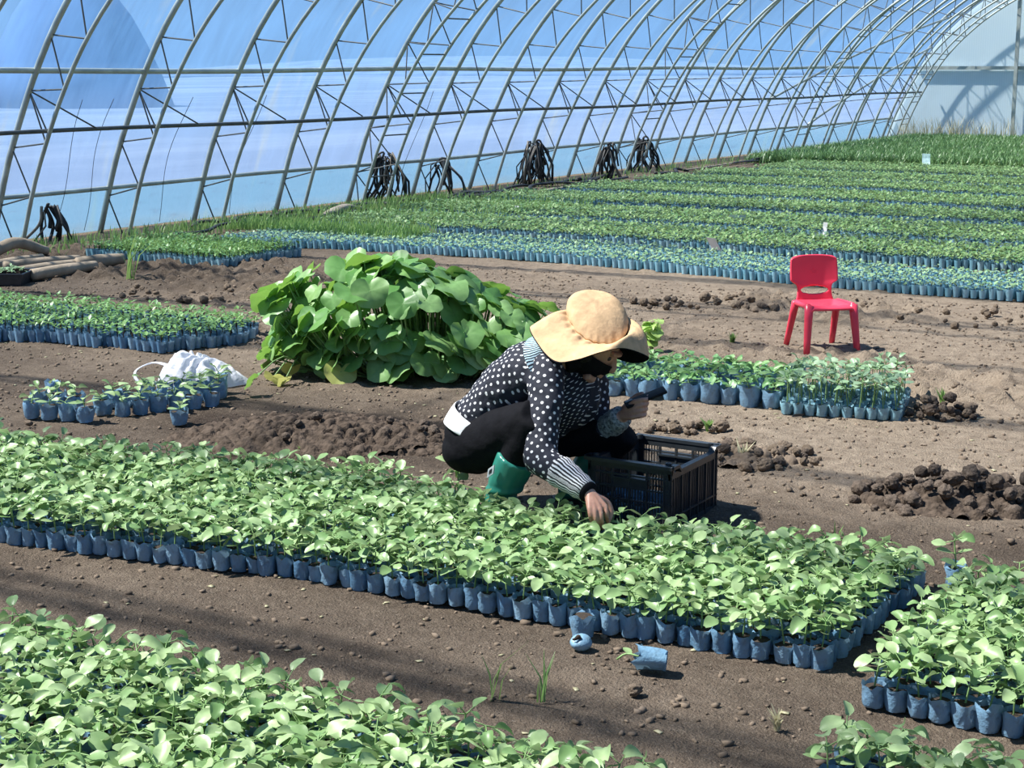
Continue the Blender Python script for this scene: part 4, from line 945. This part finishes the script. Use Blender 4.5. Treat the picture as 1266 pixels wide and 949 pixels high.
b = MB(); hp_ = [gr(*q, z_)-np.array([bc[0], bc[1], 0]) for q, z_ in (((218, 455), .10), ((192, 448), .09), ((170, 456), .075), ((167, 466), .055), ((176, 474), .03), ((192, 474), .02), ((212, 482), .02))]
b.tube(hp_, [.02, .013, .009, .008, .009, .013, .02], 10, 0, 5, True, .35); b.build('handle', m, bag)

# ------------------------------------------------------------------ fallen and stray bags on the path
o = put(SQ, 'potted_seedling', *gr(720, 786)[:2], 'dark blue bag standing out of line before the front row of the long bed', 'potted seedling', None, 1.2, 0, ('leaves', 'stem'))
M['bag_fallen'] = bag_mat('fallen_bag', c4(.14, .30, .44), c4(.26, .44, .58), .3)
pc = gr(718, 803); o = empty('fallen_bag', (pc[0], pc[1], 0)); tag(o, 'balled-up pale blue bag lying on the path before the long bed', 'seedling bag')
v = iv*np.array([.031, .031, .024])*(1+.12*fbm3(iv, 2.2, 4))[:, None]+np.array([0, 0, .022]); dd = np.linalg.norm(iv-np.array([-.3, -.75, .6])/1.0, axis=1); v -= iv*(.012*np.exp(-(dd/.35)**2))[:, None]; b = MB(); b.add(v, jf); b.build('film', M['bag_fallen'], o)
b = MB(); b.tube([np.array([-.012, -.024, .036]), np.array([-.002, -.026, .040]), np.array([.004, -.020, .046]), np.array([.012, -.02, .040])], [.003, .005, .006, .002], 6, 0, 4); b.build('knot', M['potsoil'], o)
pc = gr(803, 828); o = empty('fallen_bag', (pc[0], pc[1], 0), 0); tag(o, 'blue bag tipped on its side on the path with soil spilling out', 'seedling bag')
rr = np.random.default_rng(77); v, f = bag_geo(.032, .085, 18, rr, 1, .16); Mt = Matrix.Translation((-.028, .0, .030)) @ Matrix.Rotation(.5, 4, 'Z') @ Matrix.Rotation(-PI/2+.05, 4, 'Y'); Mt = Matrix.Translation((.045, .012, .031)) @ Matrix.Rotation(.35, 4, 'Z') @ Matrix.Rotation(-PI/2+.08, 4, 'Y')
tr_ = lambda v: np.asarray(v)@np.array(Mt.to_3x3()).T+np.array(Mt.translation); me = qmesh('film', (tr_(v), f), M['bag_fallen']); link('film', me, o)
link('soil', qmesh('soil', (lambda d: (tr_(d[0]), d[1]))(disc_geo(.027, .070, 12, rr)), M['potsoil']), o); link('bottom', qmesh('bottom', (lambda d: (tr_(d[0]), d[1]))(disc_geo(.029, .003, 12, rr)), M['bag_fallen']), o)
b = MB(); b.tube([tr_([(0, 0, .07)])[0], tr_([(0, .01, .11)])[0], tr_([(-.02, .01, .135)])[0]], .003, 5, 0, 3); b.build('stem', M['stem'], o)
lf = leafgrid(.035, .022, .1, .3); link('leaves', qmesh('leaves', (lf[0]@frame(2.6, .5).T+tr_([(-.0, .01, .10)])[0], lf[1]), M['leaf']), o)

# ------------------------------------------------------------------ soil heaps and clods
def clod_mesh(seed, mat):
    v, f = ico(4); rr = np.random.default_rng(seed); r_ = 1+.50*fbm3(v, 1.1, seed, 2)+.42*fbm3(v, 3.1, seed+9, 4); r_ = np.clip(r_, .6, 1.22)*(1-.10*(vnoise(v[:, 0]*3+v[:, 2]*5, v[:, 1]*4, seed) > .62)); v = v*r_[:, None]*np.array([1, rr.uniform(.75, 1.05), rr.uniform(.68, .9)]); b = MB(); b.add(v, f); return b.mesh('soil_clod', [mat])
CD = {k: [clod_mesh(60+q, M[k]) for q in range(6)] for k in ('clod', 'clod_dry')}
M['clod_mid'] = simple('brown_clod_soil', c4(.19, .146, .108), .95, .35, 5, .6, 12, .1); CD['clod_mid'] = [clod_mesh(80+q, M['clod_mid']) for q in range(6)]
def clod(x, y, z, r_, mat, label, group):
    o = link('soil_clod', random.choice(CD[mat]), None, (x, y, z)); o.rotation_euler = (random.uniform(-.4, .4), random.uniform(-.4, .4), random.uniform(0, 6.3)); o.scale = (r_,)*3; return tag(o, label, 'clod', group)
def pile(c, half, dep, hgt, rmin, rmax, count, mats, label, group, sk=1.0):
    """clods dropped on a low dome, largest at the rim"""
    pl_ = []; tries = 0
    while len(pl_) < count and tries < 6000:
        tries += 1; a = random.uniform(0, 2*PI); q = math.sqrt(random.random()); du, dv = q*math.cos(a), q*math.sin(a); r_ = random.uniform(rmin, rmax)*random.uniform(.8, 1); p = c+e1*du*half+e2*dv*dep
        h = hgt*max(0, 1-q*q); zz = random.choice((0, .55, 1.0))*h+r_*.55
        if all((p[0]-x)**2+(p[1]-y)**2+(zz-z)**2 > ((r_+s_)*.80)**2 for x, y, z, s_ in pl_): pl_.append((p[0], p[1], zz, r_))
    for x, y, z, r_ in pl_: clod(x, y, z, r_, random.choice(mats), label, group)
def heap(name, c, half, dep, hgt, mat, label, seed, rough=.35):
    na, nr = 230, 96; f = np.linspace(0, 1, nr)[:, None]; a = np.arange(na)[None, :]/na*2*PI; R = 1+.30*fbm(np.cos(a)*1.6+seed, np.sin(a)*1.6, 2); X_, Y_ = f*R*np.cos(a)*half, f*R*np.sin(a)*dep
    dome = hgt*np.clip(1-f**1.7, 0, 1)*(.75+1.0*fbm(X_*9+seed, Y_*9, 3, 3)); Z_ = dome-.014*f**3; rg_ = np.random.default_rng(seed); K = int(half*dep*rough*9500)
    for _ in range(K):                                    # crumbly clods as bumps of the surface
        q = math.sqrt(rg_.random())*.97; t = rg_.uniform(0, 2*PI); sx, sy = q*math.cos(t)*half, q*math.sin(t)*dep; r_ = .005+.025*rg_.random()**3.2; d2 = (X_-sx)**2+((Y_-sy)*rg_.uniform(.8, 1.2))**2
        if (d2 < r_*r_).any(): base_ = hgt*max(0, 1-q**1.7)*.8-.3*r_; Z_ = np.maximum(Z_, np.where(d2 < r_*r_, base_+.95*np.sqrt(np.maximum(0, r_*r_-d2))*rg_.uniform(.8, 1.3), -1))
    Z_ = Z_+.013*fbm(X_*70, Y_*70, 4, 3)*(f < .99); V = [np.column_stack([c[0]+e1[0]*x+e2[0]*y, c[1]+e1[1]*x+e2[1]*y, z_]) for x, y, z_ in zip(X_, Y_, Z_)]
    v, f = loft(V, False); b = MB(); b.add(v, f); return tag(b.build(name, mat), label, 'soil heap', None)
heap('soil_heap', gr(385, 545)+e2*.02, .64, .38, .115, M['heap'], 'long low heap of freshly dug dark soil between the white bag and the person', 3, .75)
heap('soil_heap', gr(1195, 625)+e2*.05, .40, .25, .085, M['heap'], 'dark crumbly soil heap covered in clods near the right edge', 8, .5)
heap('soil_heap', gr(930, 568), .24, .20, .04, M['clod_mid'], 'low brown soil heap behind the black crate', 12, .6)
heap('soil_heap', gr(520, 552)+e2*.05, .30, .22, .03, M['heap'], 'thin brown crumbly soil spread just behind the person', 17, .9)
pile(gr(1195, 625)+e2*.05, .42, .26, .10, .014, .043, 84, ('clod',), 'dark soil clod on the crumbly heap near the right edge', 'clods of the right heap')
pile(gr(1163, 514), .17, .14, .08, .016, .036, 34, ('clod', 'clod_mid', 'clod'), 'brown root-ball clod piled beside the leggy seedlings', 'clods beside the leggy seedlings')
pile(gr(935, 568), .26, .22, .05, .012, .034, 44, ('clod_mid', 'clod_mid', 'clod', 'clod_dry'), 'brown soil clod scattered on the low heap behind the crate', 'clods behind the crate')
pile(gr(845, 533), .20, .06, .02, .014, .034, 12, ('clod_dry', 'clod_mid'), 'pale dry clod lying beyond the person\'s knee', 'clods beyond the knee')
pile(gr(400, 545), .58, .34, .10, .012, .032, 38, ('clod',), 'small dark clod on the freshly dug heap beside the white bag', 'clods of the dug heap')
pile(gr(240, 362), .55, .55, .02, .014, .042, 30, ('clod_mid', 'clod_dry'), 'dry brown clod on the rough soil behind the left seedling bed', 'clods behind the left bed')
pile(gr(880, 376), .62, .42, .02, .014, .042, 34, ('clod_dry', 'clod_mid'), 'dry tan clod on the rough soil left of the red chair', 'clods left of the chair')
pile(gr(1190, 392), .45, .55, .02, .012, .036, 18, ('clod_dry', 'clod_dry', 'clod_mid'), 'dry tan clod on the bare soil right of the red chair', 'clods right of the chair')
for px, py, r_, lab in ((785, 858, .021, 'lone round dark clod on the path below the fallen bag'), (986, 442, .020, 'lone dark clod in front of the red chair'), (574, 570, .022, 'pale round clod just behind the person'), (1068, 380, .03, 'dark clod on bare soil just right of the red chair seat'), (36, 526, .02, 'dark clod left of the loose seedling group')):
    g_ = gr(px, py); clod(g_[0], g_[1], r_*.6, r_, 'clod_mid', lab, None)
# scattered crumbs and pale litter
k = 13000; p = np.column_stack([u(-9.5, -.9, k), u(2.6, 11.0, k), np.zeros(k)]); p[:, 2] = ground_z(p[:, 0], p[:, 1])+.002
def shard(seed, flat):
    v, f = ico(1); rr = np.random.default_rng(seed); v = v*(1+.5*rr.uniform(-.5, .5, (len(v), 1)))*np.array([1, rr.uniform(.4, .9), flat]); f = np.array([list(q)+[q[2]] for q in f]); return v, f, np.zeros(len(f), int)
def cubeish(seed, flat):
    rr = np.random.default_rng(seed); b = MB(); b.box((-1, -.6, -flat), (1, .6, flat)); v = b.v[0]*rr.uniform(.6, 1.2, (8, 1)); return v, np.array(b.f), np.zeros(6, int)
o = link('soil_crumbs_rubble', scatter_mesh('soil_crumbs_rubble', [cubeish(q, .6) for q in range(6)], p, u(0, 6.3, k), u(.003, .013, k)*u(.4, 1.2, k), [M['clod_mid']])); tag(o, 'small loose soil crumbs scattered over the bare ground', 'soil crumbs', None, 'stuff')
k = 420; p = np.column_stack([u(-7.5, -1.0, k), u(2.9, 8.8, k), np.zeros(k)]); p[:, 2] = ground_z(p[:, 0], p[:, 1])+.003
o = link('dry_litter', scatter_mesh('dry_litter', [cubeish(q+40, .12) for q in range(6)], p, u(0, 6.3, k), u(.004, .012, k), [M['straw']])); tag(o, 'pale dry leaf and straw bits scattered on the soil', 'litter', None, 'stuff')

# ------------------------------------------------------------------ along the film wall: hose bundles, hoses, boards, poles
rr = np.random.default_rng(12)
BN = [(62, 300, 250, 8, 'small bundle of black hose offcuts on the first truss from the left'), (478, 250, 186, 22, 'thick bundle of black hoses hung on the truss beside the triangular truss'), (546, 242, 196, 11, 'thin straggling bundle of black hoses, second from the left of the row'),
      (663, 230, 174, 34, 'largest tangled bundle of black hoses hung on a truss'), (750, 222, 176, 14, 'bundle of grey-black hoses on the triangular truss above the far beds'), (798, 212, 170, 20, 'dense dark hose bundle farthest along the film wall')]
for px, py, pt, k, lab in BN:
    g_ = gr(px, py); dpt = (g_-CAM)@FW; t_ = P(px+2, pt, 0, dpt); o = empty('hose_bundle', (g_[0], g_[1], 0)); tag(o, lab, 'hose bundle', 'hose bundles on the trusses'); w_ = .22 if k > 9 else .16
    hk = np.array([0, 0, t_[2]])
    for q in range(k):
        a, a2 = rr.uniform(-1, 1), rr.uniform(-1, 1); foot_ = np.array([rr.uniform(-.10, .10), 0, 0])+RT*a*w_*1.25; foot_[2] = .012; top_ = hk*rr.uniform(.78, 1.0)+RT*a*w_*.35+np.array([rr.uniform(-.05, .05), 0, 0])
        md = (foot_+top_)/2+RT*a2*w_*.5+DH*rr.uniform(-.08, .08); bend = top_+RT*a2*w_*.55-ZU*rr.uniform(.0, .12)
        pts = [foot_, md, top_, bend, bend-ZU*rr.uniform(.12, .35)*t_[2]/.6+RT*rr.uniform(-.05, .05)] if q % 2 else [foot_, md, top_]
        b = MB(); b.tube(pts, rr.uniform(.010, .020), 6, 0, 5 if q % 3 else 1, True, .7); b.build('hose', M['rubber'] if q % 4 else M['wood'], o)
for q in range(26):
    y = rr.uniform(12.2, 20) if q < 19 else rr.uniform(20, 31); x = FOOT+rr.uniform(.55, 1.15); L = rr.uniform(.7, 1.8); pts = [(x+rr.uniform(-.1, .1), y+L*t+rr.uniform(-.04, .04), .03+rr.uniform(0, .05)) for t in np.linspace(-.5, .5, 6)]
    b = MB(); b.tube(pts, rr.uniform(.02, .036), 7, 0, 4, True, .6); tag(b.build('rubber_hose', M['rubber']), 'black rubber hose lying along the foot of the film wall', 'hose', 'hoses lying along the film wall')
for q, (p1, p2, wd, lab) in enumerate((((398, 274), (446, 262), .20, 'bent grey board lying before the triangular truss, at the left end of the far beds'), ((285, 284), (420, 271), .07, 'long thin weathered plank edging the left end of the far beds'), ((325, 271), (352, 279), .05, 'short slanting stick on the debris below the film wall'), ((560, 252), (640, 241), .06, 'weathered lath in the debris strip behind the far beds'), ((655, 240), (735, 228), .10, 'flat grey board in the debris strip under the largest hose bundle'), ((845, 212), (930, 200), .07, 'weathered lath in the debris strip far along the film wall'))):
    a_, c_ = gr(*p1), gr(*p2); b = MB(); md = (a_+c_)/2; md[2] = .10 if q == 0 else .02; b.tube([a_+ZU*.02, md, c_+ZU*.03], wd/2, 4, 0, 4, True, .35); tag(b.build('plank', M['wood']), lab, 'plank')
LG_ = [((-20, 327), (58, 318), .05, 'curved pale pole lying farthest back in the pole heap at the left edge', .10), ((6, 336), (98, 327), .045, 'pale wooden pole in the middle of the low heap at the left edge', 0), ((22, 343), (112, 331), .045, 'pale wooden pole next to the front one in the low heap', 0), ((40, 348), (118, 336), .05, 'thick pale pole lying at the front of the low heap at the left edge', 0), ((96, 334), (152, 328), .055, 'short thick pale log at the right end of the pole heap', 0), ((-15, 335), (52, 324), .04, 'thin pale pole behind the black tray at the left edge', 0)]
M['pole'] = simple('pale_pole_wood', c4(.36, .29, .21), .9, .3, 7, .5, 30, .15)
for p1, p2, r_, lab, hb in LG_:
    a_, c_ = gr(*p1), gr(*p2); b = MB(); md = (a_+c_)/2; md[2] = r_+hb; b.tube([a_+ZU*r_, md, c_+ZU*r_], [r_*.9, r_, r_*.8], 10, 0, 5); tag(b.build('wooden_pole', M['pole']), lab, 'pole')
g_ = gr(8, 352); o = empty('seedling_tray', (g_[0], g_[1], 0)); tag(o, 'black seedling tray of pale seedlings at the left edge beside the poles', 'seedling tray')
b = MB(); c_ = e1*.20; a0, b0, h_ = .22, .3, .085
pts = [-e1*a0-e2*.06, e1*a0*.62-e2*.06, e1*a0*.62+e2*b0, -e1*a0+e2*b0]; ot = np.array([p+ZU*.0 for p in pts]); cn = ot.mean(0)
b.add(*loft([cn+(ot-cn)*.92, ot+ZU*h_, ot*1.04+ZU*h_, ot+ZU*(h_+.006), cn+(ot-cn)*.93+ZU*h_, cn+(ot-cn)*.88+ZU*.05])); b.build('tray', M['black_plastic'], o, False)
pp = np.array([cn+(e1*u(-.15, .15)+e2*u(-.14, .14))+ZU*.03 for _ in range(60)]); link('seedlings', scatter_mesh('seedlings', TS['pale'], pp*np.array([1, 1, 1]), u(0, 6, 60), u(.8, 1, 60), [M['potsoil'], M['potsoil'], M['leaf_pale']]), o)

# ------------------------------------------------------------------ packets and plant labels in the beds
def sheet(name, px, py, w_, h_, lean, yaw_, mat, label, cat, z0=0.0, thick=.004):
    g_ = gr(px, py, z0); o = MB(); rows = []
    for t in np.linspace(0, 1, 5):
        c = np.array([0, 0, h_*t*math.cos(lean)])+RT*h_*t*math.sin(lean); c += DH*(.12*h_*math.sin(PI*t)); ww = RT*math.cos(yaw_)+DH*math.sin(yaw_)
        rows.append(np.array([c-ww*w_/2, c+ww*w_/2, c+ww*w_/2+DH*thick, c-ww*w_/2+DH*thick]))
    v, f = loft(rows); o.add(v, f); ob = o.build(name, mat, None, False, g_); return tag(ob, label, cat)
M['packet'] = None
m, nt, out = new_mat('printed_packet'); n = N(nt); z = n('SeparateXYZ', Vector=n('TexCoord').outputs['Generated']).outputs; f = n.math('GREATER_THAN', z[2], .52); g2_ = n.math('GREATER_THAN', n.noise(9, 2, n('TexCoord').outputs['Generated']), .55)
p = n('BsdfPrincipled', Base__Color=n.mix(f, c4(.75, .8, .82), n.mix(g2_, c4(.06, .42, .68), c4(.7, .85, .9))), Roughness=.35); nt.links.new(p.outputs[0], out.inputs[0]); M['packet'] = m
sheet('seed_packet', 536, 290, .17, .15, -.75, -.8, M['packet'], 'blue and white seed packet leaning in the soil gap between the far beds', 'packet', .02)
sheet('plant_label', 1019, 296, .05, .16, .05, -.9, M['white_plastic'], 'upright curled white label stake in the far beds above the chair', 'plant label')
sheet('plant_label', 889, 314, .11, .16, -.5, -.9, M['white_plastic'], 'crumpled white wrapper leaning in the gap between the first two far beds', 'wrapper')
sheet('plant_label', 912, 272, .17, .05, 0, .1, M['white_plastic'], 'small flat white card lying on the far beds', 'card', .08)
sheet('plant_label', 638, 268, .07, .12, .1, -.9, M['white_plastic'], 'thin whitish marker at the left end of the far beds', 'plant label')
sheet('plant_label', 1146, 211, .15, .26, -.08, -.9, simple('pale_blue_card', c4(.60, .86, .92), .5), 'pale blue card standing before the tall green crop', 'plant label', .0)
sheet('plastic_scrap', 985, 515, .05, .02, .8, .2, M['black_plastic'], 'dark scrap of plastic film in front of the bushy seedlings', 'plastic scrap', .0)

# strings hanging against the film
for q, (px, y0_, y1_, lab) in enumerate(((84, 150, 300, 'dark string hanging on the film beside the second truss'), (118, 120, 282, 'thin dark string hanging on the film before the third truss'), (210, 140, 250, 'looped dark string hanging between the third and fourth trusses'), (300, 150, 262, 'straight dark string hanging beside the fourth truss'), (508, 110, 235, 'dark string hanging behind the thick hose bundle'))):
    g_ = gr(px, 262); a_ = arch(s_at_z(.5), .06); dd = ray(px, y1_); tX = (a_[0]-CAM[0])/dd[0]; y = dd[1]*tX; pts = []
    for t in np.linspace(0, 1, 8):
        zz = .05+1.25*t; A_ = arch(s_at_z(zz), .02); pts.append((A_[0], y+.05*math.sin(t*5+q), A_[1]))
    b = MB(); b.tube(pts, .0035, 4, 0, 3); tag(b.build('hanging_string', M['rubber']), lab, 'string')
